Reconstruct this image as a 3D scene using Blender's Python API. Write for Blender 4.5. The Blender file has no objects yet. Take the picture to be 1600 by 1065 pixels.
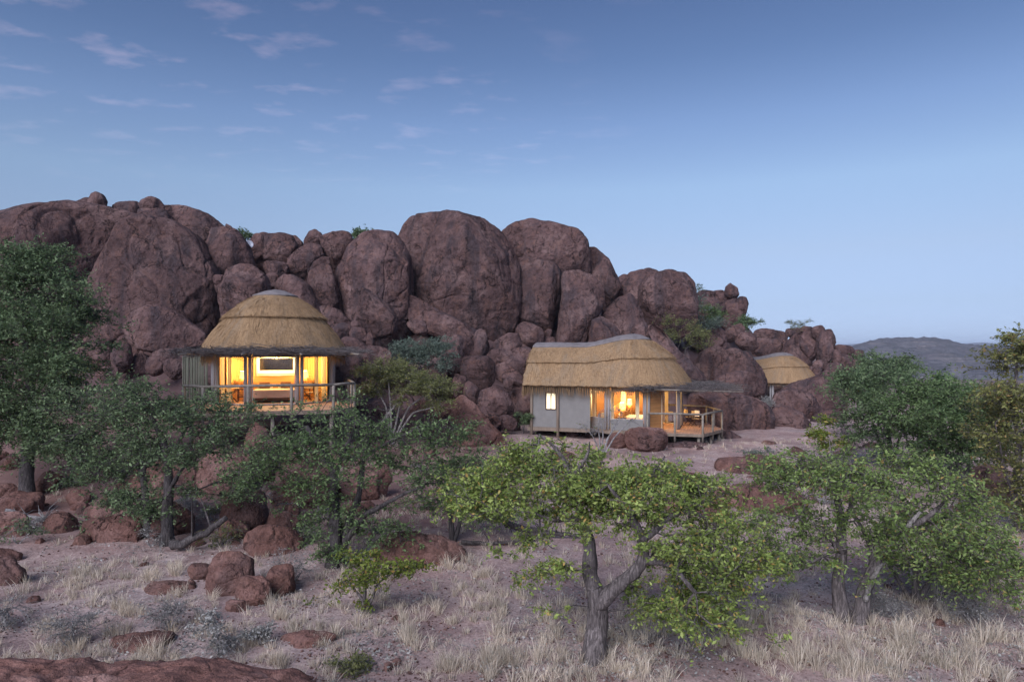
import bpy, bmesh, math, random
import numpy as np
from mathutils import Vector, Matrix

R = math.radians
scene = bpy.context.scene
col = scene.collection

# ------------------------------------------------------------------ camera, sky, sun, exposure
F, HY, CAMZ = 1067.0, 547.0, 5.2          # focal length and horizon row in photograph pixels, eye height in metres
cam = bpy.data.cameras.new('camera')
cam.sensor_width = 36.0
cam.lens = 36.0 * F / 1600.0
cam.shift_y = (HY - 532.5) / 1600.0
cam.clip_start = 0.1
cam.clip_end = 20000
cam_o = bpy.data.objects.new('camera', cam)
cam_o.location = (0, 0, CAMZ)
cam_o.rotation_euler = (R(90), 0, 0)
col.objects.link(cam_o)
scene.camera = cam_o

SUN_EL, SUN_ROT = 34.0, 205.0              # last light, behind the camera and a little to its left
world = bpy.data.worlds.new('World')
scene.world = world
world.use_nodes = True
def build_world():
    nt = world.node_tree
    N, L = nt.nodes, nt.links
    bg = N['Background']
    bg.inputs[1].default_value = 0.108
    sky = N.new('ShaderNodeTexSky')
    sky.sky_type = 'NISHITA'
    sky.sun_disc = False
    sky.sun_elevation = R(SUN_EL)
    sky.sun_rotation = R(SUN_ROT)
    sky.dust_density = 0.0
    sky.ozone_density = 3.0
    tc = N.new('ShaderNodeTexCoord')
    sep = N.new('ShaderNodeSeparateXYZ')
    L.new(tc.outputs['Generated'], sep.inputs[0])
    # twilight grading of the whole dome by elevation only
    ramp = N.new('ShaderNodeValToRGB')
    ramp.color_ramp.interpolation = 'LINEAR'
    mr = N.new('ShaderNodeMapRange')
    mr.inputs['From Min'].default_value = -0.02
    mr.inputs['From Max'].default_value = 0.6
    L.new(sep.outputs['Z'], mr.inputs['Value'])
    L.new(mr.outputs[0], ramp.inputs[0])
    el = ramp.color_ramp.elements
    pts = SKY_RAMP
    el[0].position, el[0].color = pts[0][0], (*pts[0][1], 1)
    el[1].position, el[1].color = pts[-1][0], (*pts[-1][1], 1)
    for p, c in pts[1:-1]:
        e = el.new(p); e.color = (*c, 1)
    mul = N.new('ShaderNodeMix'); mul.data_type = 'RGBA'; mul.blend_type = 'MULTIPLY'
    mul.inputs[0].default_value = 1.0
    L.new(sky.outputs[0], mul.inputs[6]); L.new(ramp.outputs[0], mul.inputs[7])
    sc = N.new('ShaderNodeVectorMath'); sc.operation = 'SCALE'; sc.inputs['Scale'].default_value = 1.0
    L.new(mul.outputs[2], sc.inputs[0])
    # broken strips of altocumulus on a flat layer high above
    zc = N.new('ShaderNodeMath'); zc.operation = 'MAXIMUM'; zc.inputs[1].default_value = 0.03
    L.new(sep.outputs['Z'], zc.inputs[0])
    dx = N.new('ShaderNodeMath'); dx.operation = 'DIVIDE'; L.new(sep.outputs['X'], dx.inputs[0]); L.new(zc.outputs[0], dx.inputs[1])
    dy = N.new('ShaderNodeMath'); dy.operation = 'DIVIDE'; L.new(sep.outputs['Y'], dy.inputs[0]); L.new(zc.outputs[0], dy.inputs[1])
    cmb = N.new('ShaderNodeCombineXYZ'); L.new(dx.outputs[0], cmb.inputs[0]); L.new(dy.outputs[0], cmb.inputs[1])
    mp = N.new('ShaderNodeMapping'); mp.inputs['Rotation'].default_value = (0, 0, R(14)); mp.inputs['Scale'].default_value = (2.7, 3.6, 1); mp.inputs['Location'].default_value = (3.1, 1.7, 0)
    L.new(cmb.outputs[0], mp.inputs[0])
    n1 = N.new('ShaderNodeTexNoise'); n1.inputs['Scale'].default_value = 1.5; n1.inputs['Detail'].default_value = 7; n1.inputs['Roughness'].default_value = 0.58
    L.new(mp.outputs[0], n1.inputs['Vector'])
    n2 = N.new('ShaderNodeTexNoise'); n2.inputs['Scale'].default_value = 0.33; n2.inputs['Detail'].default_value = 2
    mp2 = N.new('ShaderNodeMapping'); mp2.inputs['Location'].default_value = (CLOUD_OFF[0], CLOUD_OFF[1], 0)
    L.new(cmb.outputs[0], mp2.inputs[0]); L.new(mp2.outputs[0], n2.inputs['Vector'])
    r1 = N.new('ShaderNodeMapRange'); r1.inputs['From Min'].default_value = 0.545; r1.inputs['From Max'].default_value = 0.70
    L.new(n1.outputs[0], r1.inputs['Value'])
    r2 = N.new('ShaderNodeMapRange'); r2.inputs['From Min'].default_value = 0.42; r2.inputs['From Max'].default_value = 0.55
    L.new(n2.outputs[0], r2.inputs['Value'])
    r3 = N.new('ShaderNodeMapRange'); r3.inputs['From Min'].default_value = 0.19; r3.inputs['From Max'].default_value = 0.34
    L.new(sep.outputs['Z'], r3.inputs['Value'])
    m1 = N.new('ShaderNodeMath'); m1.operation = 'MULTIPLY'; L.new(r1.outputs[0], m1.inputs[0]); L.new(r2.outputs[0], m1.inputs[1])
    m2 = N.new('ShaderNodeMath'); m2.operation = 'MULTIPLY'; L.new(m1.outputs[0], m2.inputs[0]); L.new(r3.outputs[0], m2.inputs[1])
    m3 = N.new('ShaderNodeMath'); m3.operation = 'MULTIPLY'; L.new(m2.outputs[0], m3.inputs[0]); m3.inputs[1].default_value = 0.95
    mix = N.new('ShaderNodeMix'); mix.data_type = 'RGBA'; mix.blend_type = 'ADD'
    L.new(m3.outputs[0], mix.inputs[0]); L.new(sc.outputs[0], mix.inputs[6])
    mix.inputs[7].default_value = (.50, .32, .30, 1)
    L.new(mix.outputs[2], bg.inputs[0])
SKY_RAMP = [(0.0, (.13, .19, .43)), (0.035, (.144, .20, .412)), (0.133, (.236, .24, .34)), (0.252, (.372, .324, .352)), (0.396, (.484, .432, .424)),
            (0.531, (.432, .40, .424)), (0.655, (.336, .328, .368)), (0.768, (.296, .292, .34)), (1.0, (.296, .292, .34))]
CLOUD_OFF = (24.3, 17.1)
build_world()

sun = bpy.data.lights.new('sun', 'SUN')
sun.energy = 1.5
sun.angle = R(42)                         # the broad western afterglow
sun.color = (0.95, 0.91, 1.0)
sun_o = bpy.data.objects.new('sun', sun)
sun_dir = Vector((math.sin(R(SUN_ROT)) * math.cos(R(SUN_EL)), math.cos(R(SUN_ROT)) * math.cos(R(SUN_EL)), math.sin(R(SUN_EL))))
sun_o.rotation_euler = sun_dir.to_track_quat('Z', 'Y').to_euler()
col.objects.link(sun_o)

vs = scene.view_settings
vs.view_transform = 'Standard'
vs.look = 'None'
vs.exposure = 1.4
vs.gamma = 1.0
vs.use_curve_mapping = False
scene.cycles.use_denoising = True
scene.cycles.max_bounces = 6
scene.cycles.diffuse_bounces = 3
scene.cycles.transparent_max_bounces = 12
scene.cycles.sample_clamp_indirect = 4.0

# ------------------------------------------------------------------ helpers
rng = np.random.default_rng(11)
random.seed(5)

def W(px, py, d):
    """point at distance d seen at photograph pixel px, py"""
    return np.array(((px - 800.0) / F * d, d, CAMZ - (py - HY) / F * d))

_perm = np.random.default_rng(3).permutation(256)
_perm = np.concatenate([_perm, _perm, _perm])
_grad = np.random.default_rng(4).normal(size=(256, 3))
_grad /= np.linalg.norm(_grad, axis=1)[:, None]
def pnoise(p):
    i = np.floor(p).astype(np.int64)
    f = p - i
    i &= 255
    u = f * f * f * (f * (f * 6 - 15) + 10)
    out = 0
    for a in (0, 1):
        wa = u[:, 0] if a else 1 - u[:, 0]
        pa = _perm[(i[:, 0] + a) & 255]
        for b in (0, 1):
            wb = u[:, 1] if b else 1 - u[:, 1]
            pb = _perm[pa + ((i[:, 1] + b) & 255)]
            for c in (0, 1):
                wc = u[:, 2] if c else 1 - u[:, 2]
                h = _perm[pb + ((i[:, 2] + c) & 255)]
                g = _grad[h]
                out = out + wa * wb * wc * (g[:, 0] * (f[:, 0] - a) + g[:, 1] * (f[:, 1] - b) + g[:, 2] * (f[:, 2] - c))
    return out * 1.5
def fbm(p, octaves=4, gain=0.5, lac=2.03):
    a, o = 1.0, 0
    for k in range(octaves):
        o = o + a * pnoise(p + k * 17.3)
        p = p * lac
        a *= gain
    return o

def sstep(a, b, x):
    t = np.clip((x - a) / (b - a), 0, 1)
    return t * t * (3 - 2 * t)

def link(o, parent=None):
    col.objects.link(o)
    if parent is not None:
        o.parent = parent
    return o
def tag(o, label=None, cat=None, group=None, kind=None):
    if label: o['label'] = label
    if cat: o['category'] = cat
    if group: o['group'] = group
    if kind: o['kind'] = kind
    return o
def empty(name, loc, rz=0.0):
    o = bpy.data.objects.new(name, None)
    o.empty_display_size = 0.3
    o.location = loc
    o.rotation_euler = (0, 0, rz)
    return link(o)

def mesh_arrays(name, verts, quads=None, tris=None, smooth=False):
    me = bpy.data.meshes.new(name)
    verts = np.asarray(verts, dtype=np.float32)
    parts, starts, n = [], [], 0
    if quads is not None and len(quads):
        q = np.asarray(quads, dtype=np.int32)
        parts.append(q.ravel()); starts.append(np.arange(len(q), dtype=np.int32) * 4); n = len(q) * 4
    if tris is not None and len(tris):
        t = np.asarray(tris, dtype=np.int32)
        parts.append(t.ravel()); starts.append(np.arange(len(t), dtype=np.int32) * 3 + n)
    loops = np.concatenate(parts); st = np.concatenate(starts)
    me.vertices.add(len(verts)); me.vertices.foreach_set('co', verts.ravel())
    me.loops.add(len(loops)); me.loops.foreach_set('vertex_index', loops)
    me.polygons.add(len(st)); me.polygons.foreach_set('loop_start', st)
    if smooth:
        me.polygons.foreach_set('use_smooth', np.ones(len(st), dtype=bool))
    me.update(calc_edges=True)
    return me
def obj(name, me, mat, parent=None, loc=None):
    o = bpy.data.objects.new(name, me)
    if mat is not None and not me.materials:
        me.materials.append(mat)
    if loc is not None:
        o.location = loc
    return link(o, parent)

class MB:
    """collects boxes, tubes and polygons for one mesh"""
    def __init__(s): s.v = []; s.f = []
    def add(s, vs, fs):
        n = len(s.v); s.v += [tuple(v) for v in vs]; s.f += [[i + n for i in f] for f in fs]
    def box(s, x0, x1, y0, y1, z0, z1):
        s.add([(x0, y0, z0), (x1, y0, z0), (x1, y1, z0), (x0, y1, z0), (x0, y0, z1), (x1, y0, z1), (x1, y1, z1), (x0, y1, z1)],
              [(0, 3, 2, 1), (4, 5, 6, 7), (0, 1, 5, 4), (1, 2, 6, 5), (2, 3, 7, 6), (3, 0, 4, 7)])
    def bar(s, a, b, w, h, up=(0, 0, 1)):
        a, b, up = Vector(a), Vector(b), Vector(up)
        t = (b - a).normalized()
        r = t.cross(up)
        if r.length < 1e-4: r = t.cross(Vector((1, 0, 0)))
        r.normalize(); u = r.cross(t).normalized()
        r *= w / 2; u *= h / 2
        s.add([a - r - u, a + r - u, a + r + u, a - r + u, b - r - u, b + r - u, b + r + u, b - r + u],
              [(0, 1, 2, 3), (7, 6, 5, 4), (1, 0, 4, 5), (2, 1, 5, 6), (3, 2, 6, 7), (0, 3, 7, 4)])
    def tube(s, pts, rad, n=8, cap=True):
        pts = [Vector(p) for p in pts]
        if not hasattr(rad, '__len__'): rad = [rad] * len(pts)
        rings = []; prev = None
        for i, p in enumerate(pts):
            t = (pts[min(i + 1, len(pts) - 1)] - pts[max(i - 1, 0)]).normalized()
            if prev is None:
                r = t.cross(Vector((0, 0, 1)))
                if r.length < 0.3: r = t.cross(Vector((0, 1, 0)))
            else:
                r = prev - t * prev.dot(t)
            r.normalize(); prev = r; u = r.cross(t)
            rings.append([p + (r * math.cos(2 * math.pi * k / n) + u * math.sin(2 * math.pi * k / n)) * rad[i] for k in range(n)])
        vs = [q for ring in rings for q in ring]
        fs = []
        for i in range(len(pts) - 1):
            for k in range(n):
                a, b = i * n + k, i * n + (k + 1) % n
                fs.append((a, b, b + n, a + n))
        if cap:
            fs.append(tuple(range(n))[::-1]); fs.append(tuple(range((len(pts) - 1) * n, len(pts) * n)))
        s.add(vs, fs)
    def lathe(s, prof, n=16, c=(0, 0)):
        vs = [(c[0] + r * math.cos(2 * math.pi * k / n), c[1] + r * math.sin(2 * math.pi * k / n), z) for r, z in prof for k in range(n)]
        fs = []
        for i in range(len(prof) - 1):
            for k in range(n):
                a, b = i * n + k, i * n + (k + 1) % n
                fs.append((a, b, b + n, a + n))
        s.add(vs, fs)
    def prism(s, poly, z0, z1):
        n = len(poly)
        s.add([(x, y, z0) for x, y in poly] + [(x, y, z1) for x, y in poly],
              [tuple(range(n))[::-1], tuple(range(n, 2 * n))] + [(i, (i + 1) % n, (i + 1) % n + n, i + n) for i in range(n)])
    def build(s, name, mat, parent=None, loc=None, smooth=False, bevel=0.0):
        me = bpy.data.meshes.new(name)
        me.from_pydata(s.v, [], s.f)
        if smooth:
            me.polygons.foreach_set('use_smooth', [True] * len(me.polygons))
        me.update()
        o = obj(name, me, mat, parent, loc)
        if bevel:
            m = o.modifiers.new('bevel', 'BEVEL'); m.width = bevel; m.segments = 2; m.limit_method = 'ANGLE'
        return o

# ------------------------------------------------------------------ materials
def newmat(name):
    m = bpy.data.materials.new(name); m.use_nodes = True
    nt = m.node_tree
    return m, nt, nt.nodes, nt.links, nt.nodes['Principled BSDF']
def noise(N, L, vec, scale, detail=4, rough=0.55, dist=0.0):
    n = N.new('ShaderNodeTexNoise')
    n.inputs['Scale'].default_value = scale; n.inputs['Detail'].default_value = detail
    n.inputs['Roughness'].default_value = rough; n.inputs['Distortion'].default_value = dist
    if vec is not None: L.new(vec, n.inputs['Vector'])
    return n
def mapping(N, L, src, scale, rot=(0, 0, 0)):
    m = N.new('ShaderNodeMapping'); m.inputs['Scale'].default_value = scale; m.inputs['Rotation'].default_value = rot
    L.new(src, m.inputs['Vector']); return m.outputs[0]
def ramp(N, L, fac, stops):
    r = N.new('ShaderNodeValToRGB'); e = r.color_ramp.elements
    def c4(c): return (c, c, c, 1) if not hasattr(c, '__len__') else (*c, 1)
    e[0].position, e[0].color = stops[0][0], c4(stops[0][1])
    e[1].position, e[1].color = stops[-1][0], c4(stops[-1][1])
    for p, c in stops[1:-1]:
        k = e.new(p); k.color = c4(c)
    L.new(fac, r.inputs[0]); return r.outputs[0]
def mixc(N, L, fac, a, b, mode='MIX'):
    m = N.new('ShaderNodeMix'); m.data_type = 'RGBA'; m.blend_type = mode
    for k, x in ((0, fac), (6, a), (7, b)):
        if isinstance(x, (int, float)): m.inputs[k].default_value = x
        elif isinstance(x, tuple): m.inputs[k].default_value = (*x, 1)
        else: L.new(x, m.inputs[k])
    return m.outputs[2]
def math_(N, L, op, a, b=0.0):
    m = N.new('ShaderNodeMath'); m.operation = op
    for k, x in ((0, a), (1, b)):
        if isinstance(x, (int, float)): m.inputs[k].default_value = x
        else: L.new(x, m.inputs[k])
    return m.outputs[0]
def bump(N, L, bs, h, strength=0.5, dist=0.05, prev=None):
    b = N.new('ShaderNodeBump'); b.inputs['Strength'].default_value = strength; b.inputs['Distance'].default_value = dist
    L.new(h, b.inputs['Height'])
    if prev is not None: L.new(prev, b.inputs['Normal'])
    if bs is not None: L.new(b.outputs[0], bs.inputs['Normal'])
    return b.outputs[0]

def rock_mat(name, base, pale, dark, vary=0.12, gravel=False, rust=(.195, .105, .08)):
    m, nt, N, L, bs = newmat(name)
    pos = N.new('ShaderNodeNewGeometry').outputs['Position']
    info = N.new('ShaderNodeObjectInfo').outputs['Random']
    n1 = noise(N, L, pos, 0.55, 6, 0.6, 0.4)
    n2 = noise(N, L, mapping(N, L, pos, (1.0, 1.0, 0.16)), 0.9, 6, 0.62, 0.3)      # varnish runs down the faces
    n3 = noise(N, L, pos, 3.2, 8, 0.7)
    n4 = noise(N, L, pos, 17.0, 3, 0.6)
    n5 = noise(N, L, pos, 1.45, 7, 0.66, 0.8)
    c = ramp(N, L, n1.outputs[0], [(0.34, tuple(x * 0.72 for x in base)), (0.5, base), (0.62, pale)])
    c = mixc(N, L, ramp(N, L, n5.outputs[0], [(0.50, 0.0), (0.64, 0.55)]), c, rust)
    c = mixc(N, L, ramp(N, L, n2.outputs[0], [(0.50, 0.0), (0.64, 0.75)]), c, dark)
    c = mixc(N, L, ramp(N, L, n3.outputs[0], [(0.50, 0.0), (0.62, 0.75)]), c, tuple(x * 0.42 for x in base))
    c = mixc(N, L, ramp(N, L, n3.outputs[0], [(0.30, 0.45), (0.42, 0.0)]), c, pale)
    sp = ramp(N, L, n4.outputs[0], [(0.3, 0.78), (0.7, 1.18)])
    c = mixc(N, L, 1.0, c, sp, 'MULTIPLY')
    v = N.new('ShaderNodeMapRange'); v.inputs['To Min'].default_value = 1 - vary; v.inputs['To Max'].default_value = 1 + vary
    L.new(info, v.inputs['Value'])
    CK = N.new('ShaderNodeTexVoronoi'); CK.feature = 'DISTANCE_TO_EDGE'; CK.inputs['Scale'].default_value = 0.27
    wb = noise(N, L, pos, 0.9, 5, 0.6)
    wq = N.new('ShaderNodeVectorMath'); wq.operation = 'SCALE'; wq.inputs['Scale'].default_value = 2.4; L.new(wb.outputs['Color'], wq.inputs[0])
    aq = N.new('ShaderNodeVectorMath'); aq.operation = 'ADD'; L.new(mapping(N, L, pos, (1.25, 1.25, .62)), aq.inputs[0]); L.new(wq.outputs[0], aq.inputs[1]); L.new(aq.outputs[0], CK.inputs['Vector'])
    jm = math_(N, L, 'MULTIPLY', ramp(N, L, CK.outputs['Distance'], [(0.0, .85), (0.022, 0.0)]), ramp(N, L, n5.outputs[0], [(0.42, 0.0), (0.54, 1.0)]))
    c = mixc(N, L, jm, c, tuple(x * .25 for x in dark))
    sv = N.new('ShaderNodeVectorMath'); sv.operation = 'SCALE'; L.new(c, sv.inputs[0]); L.new(v.outputs[0], sv.inputs['Scale'])
    L.new(sv.outputs[0], bs.inputs['Base Color'])
    bs.inputs['Roughness'].default_value = 0.92
    bs.inputs['Specular IOR Level'].default_value = 0.2
    vo = N.new('ShaderNodeTexVoronoi'); vo.feature = 'DISTANCE_TO_EDGE'; vo.inputs['Scale'].default_value = 0.38
    wob = noise(N, L, pos, 1.1, 4, 0.6)
    wv = N.new('ShaderNodeVectorMath'); wv.operation = 'SCALE'; wv.inputs['Scale'].default_value = 1.6; L.new(wob.outputs['Color'], wv.inputs[0])
    ad = N.new('ShaderNodeVectorMath'); ad.operation = 'ADD'; L.new(pos, ad.inputs[0]); L.new(wv.outputs[0], ad.inputs[1])
    L.new(ad.outputs[0], vo.inputs['Vector'])
    ck = ramp(N, L, vo.outputs['Distance'], [(0.0, 0.0), (0.035, 1.0)])
    b1 = bump(N, L, None, math_(N, L, 'SUBTRACT', ck, math_(N, L, 'MULTIPLY', jm, 1.5)), 0.55, 0.12)
    nb = noise(N, L, pos, 1.7, 8, 0.66, 0.3)
    b2 = bump(N, L, None, nb.outputs[0], 0.8, 0.45, b1)
    nf = noise(N, L, pos, 22 if not gravel else 34, 3, 0.7)
    bump(N, L, bs, nf.outputs[0], 0.6, 0.05, b2)
    return m
M = {}
M['rock'] = rock_mat('kopje_rock', (.140, .085, .079), (.20, .129, .118), (.05, .042, .048))
M['red_rock'] = rock_mat('red_rock', (.205, .108, .088), (.30, .178, .15), (.10, .064, .06))
M['slab_rock'] = rock_mat('slab_rock', (.33, .17, .135), (.48, .29, .24), (.22, .11, .09), 0.05, True)

def ground_mat():
    m, nt, N, L, bs = newmat('sandy_ground')
    g = N.new('ShaderNodeNewGeometry'); pos = g.outputs['Position']
    n1 = noise(N, L, pos, 0.22, 5, 0.6, 0.5)
    n2 = noise(N, L, pos, 1.6, 6, 0.65)
    n3 = noise(N, L, pos, 14, 6, 0.75)
    c = ramp(N, L, n1.outputs[0], [(0.35, (.34, .24, .22)), (0.5, (.455, .34, .31)), (0.66, (.56, .46, .425))])
    c = mixc(N, L, ramp(N, L, n2.outputs[0], [(0.5, 0.0), (0.68, 0.6)]), c, (.30, .22, .205))
    c = mixc(N, L, ramp(N, L, n2.outputs[0], [(0.3, 0.5), (0.45, 0.0)]), c, (.38, .215, .185))
    c = mixc(N, L, 1.0, c, ramp(N, L, n3.outputs[0], [(0.3, 0.6), (0.55, 1.0), (0.75, 1.3)]), 'MULTIPLY')
    vo = N.new('ShaderNodeTexVoronoi'); vo.inputs['Scale'].default_value = 26; L.new(pos, vo.inputs['Vector'])
    c = mixc(N, L, ramp(N, L, vo.outputs['Color'], [(0.62, 0.0), (0.8, 0.45)]), c, (.16, .10, .085))
    n7 = noise(N, L, pos, 0.75, 5, 0.7, 1.2)
    c = mixc(N, L, ramp(N, L, n7.outputs[0], [(0.52, 0.0), (0.64, 0.65)]), c, (.24, .165, .155))
    c = mixc(N, L, ramp(N, L, n7.outputs[0], [(0.30, 0.6), (0.42, 0.0)]), c, (.58, .49, .42))
    # ground colour mixed darker and redder on the slope below the left rocks
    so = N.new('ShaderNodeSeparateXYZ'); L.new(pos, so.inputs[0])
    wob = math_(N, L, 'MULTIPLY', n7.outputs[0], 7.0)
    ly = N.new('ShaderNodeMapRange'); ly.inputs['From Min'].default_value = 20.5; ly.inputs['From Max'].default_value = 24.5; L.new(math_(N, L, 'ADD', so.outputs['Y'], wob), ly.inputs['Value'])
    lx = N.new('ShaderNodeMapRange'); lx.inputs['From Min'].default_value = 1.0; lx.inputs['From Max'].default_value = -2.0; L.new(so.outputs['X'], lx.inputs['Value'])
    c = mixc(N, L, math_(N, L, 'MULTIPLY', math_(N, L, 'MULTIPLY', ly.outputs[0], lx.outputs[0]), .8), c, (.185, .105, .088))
    # bare rock where it is steep
    sep = N.new('ShaderNodeSeparateXYZ'); L.new(g.outputs['Normal'], sep.inputs[0])
    c = mixc(N, L, ramp(N, L, sep.outputs['Z'], [(0.84, 1.0), (0.96, 0.0)]), c, (.115, .074, .072))
    # far plains: dry grey scrub
    sp = N.new('ShaderNodeSeparateXYZ'); L.new(pos, sp.inputs[0])
    far = N.new('ShaderNodeMapRange'); far.inputs['From Min'].default_value = 62; far.inputs['From Max'].default_value = 150
    L.new(sp.outputs['Y'], far.inputs['Value'])
    c = mixc(N, L, far.outputs[0], c, (.12, .105, .088))
    L.new(c, bs.inputs['Base Color'])
    bs.inputs['Roughness'].default_value = 0.95; bs.inputs['Specular IOR Level'].default_value = 0.15
    b1 = bump(N, L, None, n2.outputs[0], 0.5, 0.12)
    bump(N, L, bs, n3.outputs[0], 0.8, 0.035, b1)
    return m
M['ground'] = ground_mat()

def hill_mat():
    m, nt, N, L, bs = newmat('hill_strata')
    pos = N.new('ShaderNodeNewGeometry').outputs['Position']
    st = noise(N, L, mapping(N, L, pos, (.012, .008, .16), (0, R(24), 0)), 1.0, 9, 0.72, 0.6)
    n2 = noise(N, L, pos, 0.035, 8, 0.7)
    c = ramp(N, L, st.outputs[0], [(0.38, (.085, .086, .096)), (0.47, (.20, .19, .195)), (0.53, (.11, .11, .12)), (0.60, (.22, .195, .19)), (0.70, (.44, .40, .37))])
    c = mixc(N, L, ramp(N, L, n2.outputs[0], [(0.48, 0.0), (0.64, 0.6)]), c, (.075, .08, .08))
    L.new(c, bs.inputs['Base Color']); bs.inputs['Roughness'].default_value = 1.0
    bs.inputs['Specular IOR Level'].default_value = 0.05
    b1 = bump(N, L, None, n2.outputs[0], 0.8, 8.0)
    bump(N, L, bs, st.outputs[0], 0.7, 6.0, b1)
    return m
M['hill'] = hill_mat()

def leaf_mat(name, cols, trans=0.35):
    m, nt, N, L, bs = newmat(name)
    g = N.new('ShaderNodeNewGeometry')
    n = noise(N, L, g.outputs['Position'], 1.3, 3, 0.6)
    c = ramp(N, L, g.outputs['Random Per Island'], cols)
    c = mixc(N, L, 1.0, c, ramp(N, L, n.outputs[0], [(0.3, 0.72), (0.7, 1.25)]), 'MULTIPLY')
    L.new(c, bs.inputs['Base Color']); bs.inputs['Roughness'].default_value = 0.55; bs.inputs['Specular IOR Level'].default_value = 0.35
    tr = N.new('ShaderNodeBsdfTranslucent'); L.new(c, tr.inputs[0])
    mx = N.new('ShaderNodeMixShader'); mx.inputs[0].default_value = trans
    L.new(bs.outputs[0], mx.inputs[1]); L.new(tr.outputs[0], mx.inputs[2]); L.new(mx.outputs[0], N['Material Output'].inputs[0])
    return m
def greens(d, mid, l, warm=None, wf=0.03):
    s = [(0.0, d), (0.45, mid), (0.93 - wf, l)]
    s += [(0.96 - wf, warm), (1.0, warm)] if warm else [(1.0, l)]
    return s
M['leaf_main'] = leaf_mat('leaf_bright', greens((.14, .205, .048), (.245, .33, .075), (.40, .48, .14), (.48, .33, .10), 0.0))
M['leaf_mid'] = leaf_mat('leaf_mid', greens((.08, .135, .05), (.13, .205, .075), (.21, .30, .12)))
M['leaf_main2'] = leaf_mat('leaf_fresh', greens((.115, .185, .052), (.20, .29, .08), (.33, .43, .14), (.42, .30, .10), -.02))
M['leaf_dark'] = leaf_mat('leaf_dark', greens((.075, .125, .055), (.13, .195, .085), (.215, .295, .14)))
M['leaf_yellow'] = leaf_mat('leaf_yellowing', greens((.10, .125, .035), (.19, .205, .06), (.31, .31, .11), (.36, .25, .09), 0.02))
M['leaf_lime'] = leaf_mat('leaf_lime', greens((.11, .16, .025), (.18, .235, .035), (.26, .31, .06), (.40, .26, .08), 0.02))
M['leaf_olive'] = leaf_mat('leaf_olive', greens((.12, .14, .045), (.19, .21, .07), (.27, .285, .11)))
M['leaf_teal'] = leaf_mat('leaf_blue_grey', greens((.09, .14, .10), (.15, .205, .15), (.23, .285, .22)))
M['leaf_grey'] = leaf_mat('leaf_silver_grey', greens((.22, .22, .19), (.32, .32, .29), (.45, .45, .42)), 0.2)
M['grass'] = leaf_mat('dry_straw', [(0.0, (.45, .37, .28)), (0.45, (.67, .58, .46)), (0.85, (.83, .75, .62)), (1.0, (.40, .38, .27))], 0.3)

def bark_mat(name, a, b, s=1.0):
    m, nt, N, L, bs = newmat(name)
    pos = N.new('ShaderNodeNewGeometry').outputs['Position']
    n1 = noise(N, L, mapping(N, L, pos, (1, 1, .16)), 26 * s, 6, 0.7, 0.6)
    n2 = noise(N, L, pos, 2.5, 4)
    c = ramp(N, L, n1.outputs[0], [(0.36, tuple(x * .45 for x in a)), (0.5, a), (0.66, b)])
    c = mixc(N, L, 1.0, c, ramp(N, L, n2.outputs[0], [(0.3, 0.75), (0.7, 1.2)]), 'MULTIPLY')
    L.new(c, bs.inputs['Base Color']); bs.inputs['Roughness'].default_value = 0.9; bs.inputs['Specular IOR Level'].default_value = 0.2
    bump(N, L, bs, n1.outputs[0], 1.0, 0.035 / s)
    return m
M['bark'] = bark_mat('grey_bark', (.13, .112, .108), (.27, .237, .225))
M['bark_dark'] = bark_mat('dark_bark', (.08, .07, .069), (.155, .137, .13))
M['deadwood'] = bark_mat('bleached_deadwood', (.24, .22, .205), (.40, .375, .35))
M['brush'] = bark_mat('brushwood', (.13, .115, .11), (.27, .245, .24))
M['twig_grey'] = bark_mat('grey_twigs', (.24, .23, .225), (.42, .405, .395))

def thatch_mat(name, a, b, dk):
    m, nt, N, L, bs = newmat(name)
    uv = N.new('ShaderNodeUVMap').outputs[0]
    pos = N.new('ShaderNodeNewGeometry').outputs['Position']
    n1 = noise(N, L, mapping(N, L, uv, (17, 2.0, 1)), 1.6, 6, 0.75, 0.3)
    n2 = noise(N, L, mapping(N, L, uv, (1.6, .35, 1)), 1.0, 5, 0.65, 0.6)
    n3 = noise(N, L, pos, 9, 4, 0.7)
    c = ramp(N, L, n1.outputs[0], [(0.3, dk), (0.45, a), (0.7, b)])
    c = mixc(N, L, ramp(N, L, n2.outputs[0], [(0.46, 0.0), (0.68, 0.55)]), c, tuple(x * .62 for x in a))
    n6 = noise(N, L, mapping(N, L, uv, (.9, .5, 1)), 0.8, 6, 0.7, 1.0)
    c = mixc(N, L, ramp(N, L, n6.outputs[0], [(0.5, 0.0), (0.66, 0.6)]), c, (.27, .215, .15))
    c = mixc(N, L, ramp(N, L, n3.outputs[0], [(0.46, 0.0), (0.7, 0.5)]), c, dk)
    L.new(c, bs.inputs['Base Color']); bs.inputs['Roughness'].default_value = 0.9; bs.inputs['Specular IOR Level'].default_value = 0.15
    b1 = bump(N, L, None, n3.outputs[0], 0.5, 0.06)
    bump(N, L, bs, n1.outputs[0], 0.9, 0.05, b1)
    return m
M['thatch'] = thatch_mat('thatch', (.34, .222, .118), (.48, .33, .185), (.14, .088, .052))

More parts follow.
